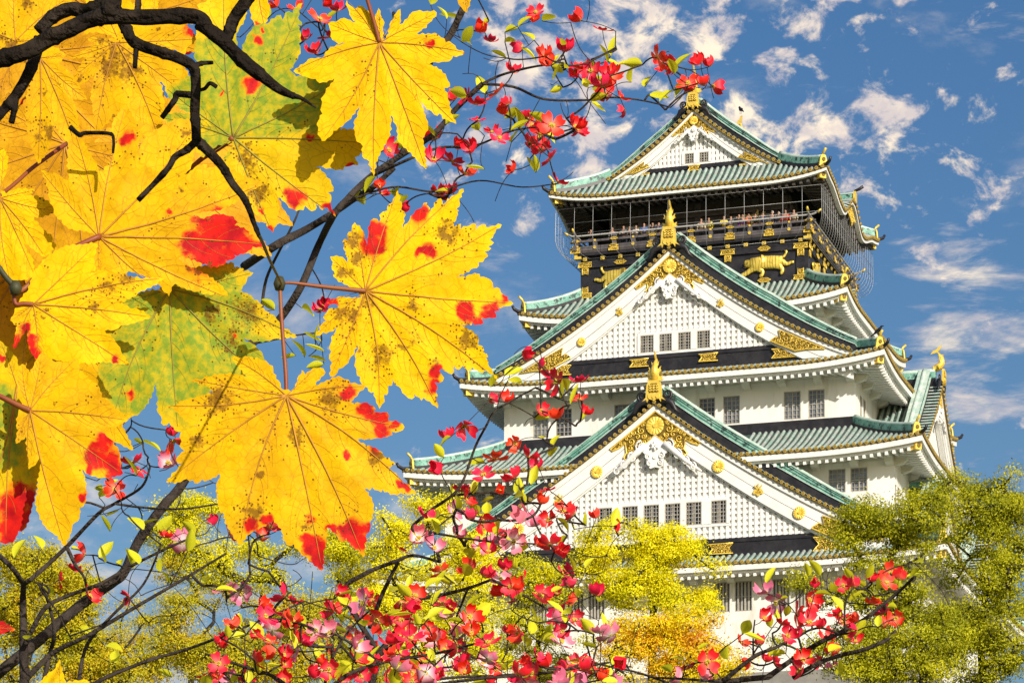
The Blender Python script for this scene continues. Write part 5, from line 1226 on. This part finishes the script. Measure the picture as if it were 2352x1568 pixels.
def flower_mesh(cup, seed, mat_):
    rnd = random.Random(seed); me = bpy.data.meshes.new('flower'); vs = []; fs = []; col = []
    for k in range(4):
        a0 = math.pi / 2 * k + rnd.uniform(-.15, .15); L_ = rnd.uniform(.85, 1.1); c = cup + rnd.uniform(-.15, .15); tw = rnd.uniform(-.25, .25)
        o = len(vs); nu, nv = 7, 7
        for i in range(nu):
            t = i / (nu - 1)
            w = .43 * math.sin(math.pi * min(1, t * .86 + .02)) ** .75 * (.45 + .8 * t)
            for j in range(nv):
                e = 2 * j / (nv - 1) - 1
                x = L_ * (t - (.10 * (1 - abs(e)) if i == nu - 1 else 0)); y = e * w
                el = c * t * .9; r = x * math.cos(el); z = x * math.sin(el) + .10 * (e * e) * t + tw * e * t * .5 + .03 * math.sin(e * 9)
                vs.append((r * math.cos(a0) - y * math.sin(a0), r * math.sin(a0) + y * math.cos(a0), z)); col += [t, 0, 0, 1]
        fs += [(o + i * nv + j, o + i * nv + j + 1, o + (i + 1) * nv + j + 1, o + (i + 1) * nv + j) for i in range(nu - 1) for j in range(nv - 1)]
    me.from_pydata(vs, [], fs); me.materials.append(mat_); me.polygons.foreach_set('use_smooth', [True] * len(fs))
    ca = me.color_attributes.new('tint', 'FLOAT_COLOR', 'POINT'); ca.data.foreach_set('color', col)
    return me
FM = [flower_mesh(c, i, M['petal']) for i, c in enumerate((.15, .45, .75, 1.05, 1.3))]
FP_ = [flower_mesh(c, i + 9, M['petal_pink']) for i, c in enumerate((.3, .7, 1.0))]
mb = MB(); rr = random.Random(1)
for i in range(26):
    a = rr.uniform(0, 6.28); r = .15 * math.sqrt(rr.random()); mb.tube([(r * math.cos(a), r * math.sin(a), .0), (r * 1.3 * math.cos(a), r * 1.3 * math.sin(a), .12 + rr.uniform(0, .05))], [.03, .04], 4)
FC = mb.mesh('flower_centre', M['stamen'])
mb = MB(); mb.tube([(0, 0, 0), (0, 0, .2), (0, 0, .5), (0, 0, .75)], [.05, .26, .24, .03], 8); FB = mb.mesh('flower_bud', M['petal'])
def leaf_mesh(seed):
    rnd = random.Random(seed); mb = MB(); rows = []; c = rnd.uniform(-.5, .5)
    for i in range(8):
        t = i / 7; w = .26 * math.sin(math.pi * t ** .8) ** .8 + .004; rows.append([(t, e * w, .14 * abs(e) * w * 4 + c * t * t * .5) for e in (-1, -.5, 0, .5, 1)])
    mb.grid(rows); return mb.mesh('leaf', M['young'])
LMs = [leaf_mesh(i) for i in range(4)]
def dogwood(name_label, base, lines, flowers, leaves, Y, seed, trunk_to=None, jitter=.35, min_r=.9, extra=0):
    rnd = random.Random(seed); s = Y / FPX
    g = Vector(base); root = empty('dogwood_tree', g, label=name_label, cat='tree', group='dogwoods in red flower')
    mb = MB(); nodes = []
    for path, r0, r1 in lines:
        p = P2(path); k = len(p)
        ys = [Y + .25 * noise.noise(Vector((i * .6, seed, len(nodes)))) for i in range(k)]
        pts = [at(x, y, yy) for (x, y, _), yy in zip(p, ys)]
        sm = smooth_path(pts, 6); n = len(sm)
        mb.tube([q - g for q in sm], [s * (r0 + (r1 - r0) * i / (n - 1)) * (1 + .10 * noise.noise(Vector((i * .5, seed, 3)))) for i in range(n)], 7)
        nodes += sm
    F_ = [(at(x, y, Y + rnd.uniform(-jitter, jitter)), t) for x, y, t in flowers]
    Lf = [at(x, y, Y + rnd.uniform(-jitter, jitter)) for x, y, _ in leaves]
    while len(Lf) < min(98, int(len(flowers) * .7 + 18)):
        x, y, _ = rnd.choice(flowers); Lf.append(at(x + rnd.gauss(0, 26), y + rnd.gauss(0, 24), Y + rnd.uniform(-jitter, jitter)))
    nf = len(F_)
    xt = []
    for q in range(extra):
        c = rnd.choice(F_)[0]; xt.append(c + Vector((rnd.gauss(0, .10), rnd.uniform(-.2, .2), rnd.gauss(0, .07))))
    allp, paths = grow(nodes, [f[0] for f in F_] + Lf + xt, 14 * s, rnd, .13)
    use = {}
    for pl, idx in paths[::-1]:
        use_end = use.get(idx[-1], 0)
        acc = 1
        for i in range(len(idx) - 1, -1, -1):
            acc = max(acc, use.get(idx[i], 0) + (1 if i == len(idx) - 1 else 0)) if i else acc
            use[idx[i]] = max(use.get(idx[i], 0), acc) if i else use.get(idx[i], 0) + acc
    ends = {}
    for pl, idx in paths:
        rad = [s * min(4.2, min_r * (max(1, use.get(i, 1))) ** .42) for i in idx]
        rad[0] = rad[1]
        mb.tube([q - g for q in pl], rad, 5)
        ends[tuple(round(c, 5) for c in pl[-1])] = (pl[-1] - pl[-2]).normalized()
    mb.build('branches', M['dogbark'], root)
    ct = {}
    for (p, pink) in F_:
        d = rnd.random()
        me = (rnd.choice(FP_) if pink else (rnd.choice(FM)))
        o = link('flower', me, root, p - g); sz = s * rnd.uniform(21, 34) * (1.15 if pink else 1)
        o.scale = (sz, sz, sz)
        up = Vector((rnd.gauss(0, .55), rnd.gauss(-.45, .5), rnd.gauss(.55, .45))).normalized()
        o.rotation_euler = (up.to_track_quat('Z', 'Y') @ Matrix.Rotation(rnd.uniform(0, 6.28), 4, 'Z').to_quaternion()).to_euler()
        link('flower_centre', FC, o)
        if pink: o['label'] = 'pale pink flower'
    for p in Lf:
        o = link('leaf', rnd.choice(LMs), root, p - g); sz = s * rnd.uniform(32, 54); o.scale = (sz, sz, sz)
        o.rotation_euler = (rnd.uniform(-1, 1), rnd.uniform(-1.2, .6), rnd.uniform(0, 6.28))
    return root
def fl(s, n=None):
    return P2(s)
FA = fl('g 1490,200 1550,260 1830,80 1815,130 2110,130 2245,190 1890,350 1750,290 2010,320 2090,430 2170,440 2240,540 2290,470 1330,620 1400,600 1460,650 1590,580 1660,650 1600,690 1470,750 1560,820 1605,855 1790,740 1930,780 1860,840 1880,900 1925,985 1350,920 1440,930 1200,990 1390,1080 1700,1050 2085,800 1690,450 1210,860 920,930 870,1160 1230,1200 1290,1205 870,1200 1000,1290 1310,1000 490,120 400,250 600,70 230,40 560,230 460,330 540,40 350,60 h 150,30 190,70 345,110 440,110 560,140 510,200 530,260 625,280 650,350 850,30 880,70 960,80 1120,60 1180,80 1040,190 1080,220 1130,200 1195,205 340,460 365,485 235,800 40,400 70,450 200,470 150,500 60,560 130,600 2 60,45 320,600 K' .replace(' K', ''))
FA += fl('D 745,705 735,712 400,1000')
LA = fl('g 1180,30 1370,110 1370,260 1280,120 1540,130 1640,200 1720,170 1640,260 1870,130 1820,250 1740,300 1990,280 2000,390 1930,410 2175,370 2260,370 2165,620 1650,360 1680,880 1830,1070 1480,810 1670,810 730,1180 790,1180 840,1090 1270,770 1010,1210 1520,580 1400,590 960,1170 h 200,75 270,90 445,40 540,60 690,180 770,210 760,70 955,130 950,230 1020,185 440,300 605,70 600,120 100,735 560,20 9 2000,620 2295,600 2230,1130 2330,1150 6 90,500 160,530 200,640 20,690 190,780')
LINES_A = [('D -260,1900 -150,1720 -40,1580 90,1470 178,1395 240,1350 284,1315 320,1240 373,1165 420,1110 450,1040 500,920 545,830 577,790 633,744 690,660 731,564 763,500 790,465 848,408 922,356 996,308 1052,245 1108,193', 14, 6),
           ('D 560,612 640,560 704,527 757,495 815,456 855,431 905,385', 10, 6), ('D 922,356 950,300 960,230 985,150 1010,110 1035,80 1063,22 1095,-40', 8, 8),
           ('D 1108,193 1180,200 1250,228 1350,230 1410,224 1480,232 1540,247', 3.4, 1.5), ('D 1108,193 1160,170 1250,150 1330,150 1400,120', 3.4, 1.5), ('D 848,408 930,370 1010,340 1090,335 1180,300 1260,290', 4, 1.6),
           ('D 904,30 907,60 900,110 890,170', 4, 3), ('D 790,465 900,430 1000,440 1100,415 1200,430 1290,420', 2.6, 1.2), ('D 577,790 680,770 760,755 800,700', 2.4, 1.2), ('D 600,720 612,640 650,560 680,500 700,440', 4, 2)]
dogwood('dogwood with a long bare trunk rising diagonally to red flowers across the upper sky', at(-330, 1900, 9.6) * 1 + Vector((0, 0, -1.7 - at(-330, 1900, 9.6).z)), [('D -330,3950 -320,2800 -260,1900', 26, 14)] + LINES_A, FA, LA, 9.6, 5, extra=75)
FBl = fl('j 860,150 900,190 1090,150* 1120,0 1710,320 1400,530 1480,600 1690,620 1750,560 1800,580 1070,630 1180,660* 550,740 380,900 470,840 580,1010 830,1010 1450,970* 1560,980* 1840,1010 1690,1080 1900,1060 1680,1200* 1760,1230* 1880,1220 1920,1300 2120,1350 2150,1100 2200,1000 1380,1530 740,320 b 0,430 20,570* 40,600* d 720,390')
LB = fl('j 920,20 640,370 690,290 620,300 690,490 910,540 1090,570 1020,590 710,590 1210,720 1260,610 640,760 680,790 780,810 900,800 1040,850 1310,940 1390,970 1680,880 270,700 90,760 590,1260 680,1330 470,1300 750,1440 1110,1530 880,230 460,700 1100,930 930,580 860,830 1520,1230 1700,1280 2100,1200 300,940 200,1260 1150,690 b 60,650 20,640 c 840,490 900,680')
LINES_B = [('D 40,3950 48,2600 60,1800 56,1568 53,1400 54,1341', 20, 6), ('D 54,1341 25,1300 -20,1262', 6, 6), ('D 54,1341 80,1322 153,1255 227,1178 263,1156 325,1118 345,1070', 6, 2.5), ('D 263,1156 330,1165 420,1168 510,1155', 3, 2),
           ('D 153,1255 175,1300 192,1323 200,1360', 5, 2), ('D 58,1480 100,1400 150,1370 230,1340 300,1300 380,1260 450,1230', 6, 2.5), ('D 60,1560 120,1500 200,1460 300,1400 420,1330 520,1270', 7, 2.5), ('D 100,1568 115,1500 125,1450 110,1380 90,1340', 6, 3),
           ('D 60,1700 200,1580 330,1520 430,1490 560,1440 700,1380', 6, 2), ('D 180,1568 200,1480 260,1410 330,1340 370,1250', 5, 2)]
dogwood('dogwood low in the left corner with many bare forked twigs and few flowers', (at(40, 3950, 9.2).x, 9.2, -1.7), LINES_B, FBl, LB, 9.2, 6, extra=170)
FC_ = fl('i 1230,20 1310,110 1380,170 760,180 1100,120 1030,220 1230,240 890,320 1130,320 920,370 1430,320 1390,400 670,490 840,450* 950,500 1020,510 1440,500 1530,450 1600,470 1740,490 1890,545 1290,500* 1350,540* 860,600* 620,620* 720,680* 510,690 1010,660* 1060,700 1180,590 1140,650* 1220,640* 1370,670 1450,660 1510,710 760,830 940,810 1030,860 1150,810 1140,880* 1200,920 1280,880 1260,980 1120,970 1530,840 1590,860 1560,920 1420,960 1490,970 1500,1100 1610,1020 1600,1130 1390,980 130,990 90,1060 190,1020 280,980 330,1010 510,1020 770,1030 230,1090 360,1130 420,1130 470,1170 560,1120 160,1200* 230,1260 340,1290 540,1230 820,1110* 920,1190* 780,1260 720,1240* 850,1250 1240,1280 1180,1220 1520,1270* 50,1330 240,1370 290,1440* 560,1400 640,1390 740,1440* 860,1450 910,1320 1030,1400* 1110,1440 1360,1360 1430,1430 1620,1430* 1690,1440 1790,1480 1910,1390')
FC2 = fl('l 540,920 650,1030 760,1100 920,1100 910,1215 330,1210 440,1230 660,1290 770,1340 950,1310 160,1390 50,1470')
LC = fl('i 1240,340 1220,370 1290,400 1330,280 1480,40 960,340 1100,360 760,470 740,590 620,820 1050,470 1560,600 1600,560 1680,540 1000,470 820,720 840,340 280,1170 480,1300 520,1320 60,1180 190,1330 600,1290 1390,1240 1400,1270 1940,1360 1550,1470 1880,1450 850,900 960,1350 700,1440 1320,1220 100,1120 1270,340 l 420,1060 450,1080 800,1080 620,1330 780,1210 850,1250 670,1470 740,1520')
LINES_C = [('D 850,3950 850,2600 845,1800 850,1600 870,1500', 18, 7), ('D 870,1500 793,1364 833,1320 910,1288 950,1275 1010,1290', 7, 3), ('D 870,1500 940,1410 955,1378 1005,1368 1075,1350 1130,1330', 7, 3), ('D 850,1440 880,1360 915,1290', 6, 4), ('D 1010,1290 990,1230 946,1214 990,1171 1037,1138 1063,1105 1092,1025 1116,979 1134,947 1165,926 1230,890', 4.5, 2),
           ('D 1037,1138 1130,1130 1200,1140', 3, 1.6), ('D 850,1600 1000,1560 1150,1550 1300,1540 1450,1530', 4, 2), ('D 1130,1330 1210,1370 1290,1420 1330,1450', 3, 2), ('D 946,1214 1100,1240 1250,1250 1310,1260', 3, 1.6), ('D 850,1560 800,1500 760,1460', 4, 2), ('D 1075,1350 1040,1440 1020,1520', 3, 2)]
FX = [f for f in FC_ if f[0] > 1195 and f[1] > 1440]; FC_ = [f for f in FC_ if f not in FX] + FC2
dogwood('dogwood at the lower centre, thick with red and pink flowers before the bottom gable', (at(850, 3950, 9.8).x, 9.8, -1.7), LINES_C, FC_, LC, 9.8, 7, extra=70)
FK = fl('k 970,940 1140,940 1210,950 1320,910 1420,920 1500,900 1450,860 640,990* 710,1050* 920,1030 630,1150 740,1190 840,1130 960,1100 920,1180 1000,1210 780,1260 850,1270 1110,1120 1140,1180 1240,1160 1230,1230 1330,1060 1390,1200 1480,1150 1400,1120 1220,1300 1040,1280 1070,1350 600,1320 480,1310 540,1430 640,1430 690,1430 880,1420 860,1490 980,1430 1080,1460* 260,1430 120,1480 100,1530* 230,1540*') + FX
LK = fl('k 1600,790 1640,830 1680,850 1290,960 1360,960 1290,890 1150,1100 670,1210 740,1390 770,1380 240,1390 110,1420 200,1350 380,1330 1060,980 1500,1240 870,1340 1210,1260 900,1250 30,1500 1100,1520 1500,960')
LINES_K = [('D 1640,3950 1640,2600 1635,1800 1640,1640 1700,1560', 18, 7), ('k 360,1560 560,1400 700,1340 800,1290', 6, 3), ('k 650,1530 820,1410 1000,1300 1240,1180 1400,1060 1520,960 1600,880', 7, 3), ('k 820,1530 980,1440 1120,1390 1280,1350 1420,1290 1480,1230', 6, 4), ('D 1700,1560 k 650,1530 360,1560', 7, 6), ('k 560,1400 560,1250 570,1160', 2.5, 1.6), ('k 360,1560 100,1540 -100,1530', 4, 2),
           ('D 1640,1640 1560,1580 1470,1545 1380,1525 1290,1500', 4, 1.6)]
dogwood('dogwood low on the right whose flowering sprays cross in front of the green trees', (at(1640, 3950, 9.4).x, 9.4, -1.7), LINES_K, FK, LK, 9.4, 8, extra=50)
rnd = random.Random(77); FE = []
while len(FE) < 84:
    x = rnd.uniform(470, 1420); y = 1568 - abs(rnd.gauss(0, 95)) + 12
    if y > 1340 and min([math.hypot(x - f[0], y - f[1]) for f in FE] or [99]) > 17: FE.append((x, y, rnd.random() < .22))
FE = [(x + (sum(1 for f in FE if abs(f[0] - x) < 60) % 3 - 1) * 6, y, p) for x, y, p in FE]
dogwood('nearer dogwood whose red flowers crowd the bottom edge left of centre', (at(700, 3950, 8.6).x, 8.6, -1.7), [('D 700,3950 700,2600 705,1900 720,1640', 16, 8), ('D 720,1640 640,1560 560,1530 470,1500', 6, 2.5), ('D 720,1640 780,1560 880,1520 1000,1500 1120,1470', 6, 2.5), ('D 720,1640 900,1590 1080,1560 1250,1545 1400,1520', 5, 2.5), ('D 740,1600 760,1520 800,1450 850,1400', 4, 2)], FE, [], 8.6, 9, extra=60)
# ---------------------------------------------------------------- park trees below the keep
def foliage(name, a, b, c):
    m = bpy.data.materials.new(name); m.use_nodes = True; N = m.node_tree.nodes; L = m.node_tree.links; P = N['Principled BSDF']; P.inputs['Roughness'].default_value = .6; P.inputs['Specular IOR Level'].default_value = .2
    g = N.new('ShaderNodeNewGeometry'); r = N.new('ShaderNodeValToRGB'); e = r.color_ramp.elements; e[0].color = a + (1,); e[1].color = c + (1,); q = e.new(.5); q.color = b + (1,)
    tc = N.new('ShaderNodeTexCoord'); nz = N.new('ShaderNodeTexNoise'); nz.inputs['Scale'].default_value = .85; nz.inputs['Detail'].default_value = 2; L.new(tc.outputs['Object'], nz.inputs['Vector'])
    ma = N.new('ShaderNodeMath'); ma.operation = 'MULTIPLY_ADD'; ma.inputs[1].default_value = 2.3; ma.inputs[2].default_value = -.92; L.new(nz.outputs[0], ma.inputs[0])
    mb_ = N.new('ShaderNodeMath'); mb_.operation = 'ADD'; L.new(ma.outputs[0], mb_.inputs[0]); mc_ = N.new('ShaderNodeMath'); mc_.operation = 'MULTIPLY'; mc_.inputs[1].default_value = .5; L.new(g.outputs['Random Per Island'], mc_.inputs[0]); L.new(mc_.outputs[0], mb_.inputs[1]); L.new(mb_.outputs[0], r.inputs[0]); L.new(r.outputs[0], P.inputs['Base Color'])
    t = N.new('ShaderNodeBsdfTranslucent'); L.new(r.outputs[0], t.inputs[0]); ms = N.new('ShaderNodeMixShader'); ms.inputs[0].default_value = .3
    L.new(P.outputs[0], ms.inputs[1]); L.new(t.outputs[0], ms.inputs[2]); L.new(ms.outputs[0], N['Material Output'].inputs[0]); return m
FO = {'lime': foliage('lime_yellow_foliage', (.72, .68, .008), (.92, .83, .010), (.98, .88, .015)), 'yellow': foliage('yellow_foliage', (.74, .60, .010), (.95, .78, .010), (.88, .42, .03)),
      'olive': foliage('olive_green_foliage', (.26, .28, .012), (.46, .45, .014), (.66, .62, .015)), 'dark': foliage('dark_yellow_green_foliage', (.36, .33, .014), (.62, .56, .014), (.72, .46, .02)), 'mid': foliage('yellow_green_foliage', (.50, .50, .012), (.78, .72, .010), (.90, .80, .012))}
M['trunk'] = mat('dark_tree_bark', (.020, .015, .011), .9, col2=(.05, .04, .03), scale=3, bump=.6, bscale=8)
def tree(label, bx, Y, lobes, fol, ncl, per, leaf, seed, group, fork=None, crad=.33, trunk_r=.26, lean=0, trunk_mat='trunk'):
    rnd = random.Random(seed); s = Y / FPX; per = int(per * 5); ncl = int(ncl * .46)
    X = (bx - HX) * s; g = Vector((X, Y, hill(X, Y) - .1))
    root = empty('tree', g, label=label, cat='tree', group=group)
    wt = [a * b for _, _, a, b in lobes]; cl = []
    while len(cl) < ncl:
        lx, ly, rx, ry = rnd.choices(lobes, wt)[0]
        v = Vector((rnd.gauss(0, 1), rnd.gauss(0, 1), rnd.gauss(0, 1))).normalized() * (rnd.random() ** .38)
        yy = Y + v.y * (rx + ry) * .5 * s * .9
        c_ = Vector(((lx + v.x * rx - HX) * s, yy, (HY - ly + v.z * ry) * s))
        if noise.noise(c_ * .62 + Vector((seed, 0, 0))) > -.13: cl.append(c_)
    cx = sum(c.x for c in cl) / ncl; cz = min(c.z for c in cl); top = max(c.z for c in cl)
    fz = cz + (top - cz) * .12
    tr = smooth_path([g, g + Vector((lean * .3, .1, (fz - g.z) * .5)), Vector((X + lean, Y, fz)), Vector(((X + lean) * .6 + cx * .4, Y, cz + (top - cz) * .45))], 8)
    allp, paths = grow(tr, cl, .45, rnd, .10, -.02)
    cnt = {}
    order = []
    for pl, idx in paths: order.append((pl, idx))
    for pl, idx in order[::-1]:
        c = 1
        for i in range(len(idx) - 1, 0, -1):
            c = max(c, cnt.get(idx[i], 0)); cnt[idx[i]] = c = max(c, 1)
        cnt[idx[0]] = cnt.get(idx[0], 0) + c
    mb = MB(); n = len(tr)
    mb.tube([p - g for p in tr], [trunk_r * (1.5 - .5 * min(1, i / 4)) * (1 - .72 * i / n) for i in range(n)], 8)
    for pl, idx in order:
        mx = 1; rad = []
        for i in idx[::-1]: mx = max(mx, cnt.get(i, 1)); rad.append(min(trunk_r * .5, .030 * mx ** .5 + .012))
        rad = rad[::-1]; rad[0] = min(rad[0], rad[1] * 1.25)
        mb.tube([p - g for p in pl], rad, 5)
    mb.build('trunk', M[trunk_mat], root)
    N_ = ncl * per
    rs = np.random.RandomState(seed)
    # leaves lie over the upper side of rounded pads at the twig ends
    dv = rs.normal(0, 1, (N_, 3)); dv[:, 2] = np.abs(dv[:, 2]) * np.where(rs.rand(N_) < .28, -.6, 1); dv /= np.linalg.norm(dv, axis=1)[:, None]
    pr_ = np.repeat(rs.uniform(.65, 1.35, ncl), per)[:, None] * rs.rand(N_, 1) ** .36
    cen = np.repeat(np.array([tuple(c - g) for c in cl]), per, 0) + dv * pr_ * np.array([crad * 2.1, crad * 2.1, crad * 1.35])
    nn_ = dv + rs.normal(0, .55, (N_, 3)); nn_ /= np.linalg.norm(nn_, axis=1)[:, None]
    u = np.cross(nn_, rs.normal(0, 1, (N_, 3))); u /= np.linalg.norm(u, axis=1)[:, None]; w = np.cross(nn_, u); w /= np.linalg.norm(w, axis=1)[:, None]
    cen += (rs.rand(N_, 1) < .25) * rs.normal(0, .16, (N_, 3)); L_ = leaf * .80 * rs.uniform(.6, 1.25, (N_, 1)); nrm = np.cross(u, w)
    V = np.stack([cen - u * L_ * .5, cen + w * L_ * .28 + nrm * L_ * .06, cen + u * L_ * .5, cen - w * L_ * .28 + nrm * L_ * .06], 1).reshape(-1, 3)
    me = bpy.data.meshes.new('crown'); me.vertices.add(len(V)); me.vertices.foreach_set('co', V.ravel()); me.loops.add(len(V)); me.loops.foreach_set('vertex_index', np.arange(len(V)))
    me.polygons.add(N_); me.polygons.foreach_set('loop_start', np.arange(N_) * 4); me.polygons.foreach_set('loop_total', np.full(N_, 4)); me.materials.append(FO[fol]); me.update(calc_edges=True)
    link('crown', me, root)
    return root
GT = 'park trees in front of the keep'
tree('tall olive-green tree filling the right edge of the picture', 2290, 120, [(2230, 1180, 130, 85), (2330, 1120, 80, 75), (2360, 1230, 100, 100), (2250, 1300, 130, 110), (2320, 1420, 150, 110), (2200, 1430, 110, 100), (2270, 1530, 160, 70)], 'olive', 450, 62, .135, 41, GT, lean=-.6)
tree('olive-green tree left of the tallest one, its branches over the lower right wall', 2090, 112, [(2080, 1200, 100, 60), (1990, 1195, 70, 45), (2140, 1180, 70, 60), (1950, 1280, 90, 70), (2060, 1300, 130, 80), (1900, 1370, 80, 70), (2010, 1400, 140, 70), (1860, 1450, 80, 60), (1960, 1490, 130, 60), (2100, 1470, 130, 90), (2050, 1550, 150, 40)], 'olive', 470, 62, .125, 42, GT, lean=.5)
tree('round lime-yellow tree in front of the bottom gable lattice', 1490, 128, [(1420, 1240, 80, 48), (1370, 1310, 62, 55), (1480, 1290, 100, 70), (1565, 1265, 80, 50), (1605, 1330, 58, 60), (1450, 1360, 105, 45), (1570, 1385, 75, 38)], 'lime', 300, 66, .125, 43, GT, lean=.2, crad=.31)
tree('low golden-yellow tree with orange twigs below the lime-yellow one', 1520, 104, [(1450, 1470, 95, 55), (1560, 1455, 110, 50), (1640, 1500, 70, 50), (1500, 1530, 140, 50), (1380, 1540, 60, 50), (1600, 1550, 120, 30)], 'yellow', 240, 60, .11, 44, GT, crad=.31)
tree('dull yellow-green tree behind the dogwood sprays left of the lime-yellow tree', 1235, 135, [(1200, 1315, 80, 45), (1270, 1340, 70, 50), (1190, 1410, 90, 65), (1290, 1440, 70, 60), (1220, 1500, 100, 60), (1290, 1550, 80, 40)], 'mid', 200, 60, .125, 45, GT)
tree('bright lime-yellow tree standing against the left corner of the keep', 985, 122, [(930, 1195, 80, 48), (1010, 1180, 75, 45), (900, 1265, 80, 50), (1065, 1260, 70, 60), (960, 1330, 100, 60), (1090, 1370, 70, 70), (880, 1400, 80, 60), (1010, 1450, 110, 70), (930, 1530, 100, 50), (1080, 1520, 80, 50)], 'lime', 380, 62, .125, 46, GT, lean=-.2)
tree('wide open yellow-green tree behind the biggest maple leaf with sky between its limbs', 640, 125, [(425, 1185, 62, 38), (485, 1165, 52, 32), (340, 1240, 55, 42), (450, 1250, 95, 40), (560, 1260, 80, 40), (640, 1250, 70, 40), (730, 1265, 70, 45), (520, 1315, 90, 38), (670, 1325, 80, 38), (790, 1300, 70, 50), (800, 1390, 50, 50)], 'mid', 300, 56, .125, 47, GT, lean=.3)
tree('dark yellow-green tree low at the left edge behind bare dogwood twigs', 110, 112, [(60, 1300, 75, 50), (140, 1360, 80, 65), (40, 1420, 80, 70), (180, 1450, 80, 60), (280, 1440, 60, 50), (90, 1530, 110, 50), (240, 1540, 80, 40)], 'dark', 430, 56, .12, 48, GT)
tree('sparse yellow-green tree at the bottom between the left dogwoods', 480, 117, [(420, 1500, 80, 50), (340, 1535, 70, 40), (560, 1490, 75, 50), (625, 1430, 50, 40), (520, 1550, 110, 40), (740, 1500, 75, 55), (700, 1410, 55, 45), (820, 1540, 80, 45), (410, 1400, 40, 40), (650, 1550, 80, 40)], 'dark', 380, 56, .12, 49, GT, lean=.4)
tree('dark tree behind the bare left dogwood, nearly hidden by its twigs', 60, 150, [(20, 1290, 90, 50), (120, 1330, 110, 60), (230, 1370, 90, 60), (60, 1430, 130, 70), (200, 1480, 130, 70), (310, 1500, 80, 60), (120, 1560, 160, 40)], 'dark', 300, 50, .13, 50, GT)
tree('dull tree in the gap between the lower left dogwood and the wide open tree', 420, 152, [(400, 1300, 70, 40), (480, 1380, 80, 50), (380, 1420, 80, 50), (580, 1400, 90, 50), (650, 1470, 100, 60), (450, 1520, 120, 50), (760, 1440, 80, 60), (820, 1340, 60, 50)], 'dark', 300, 50, .13, 51, GT, lean=.5)
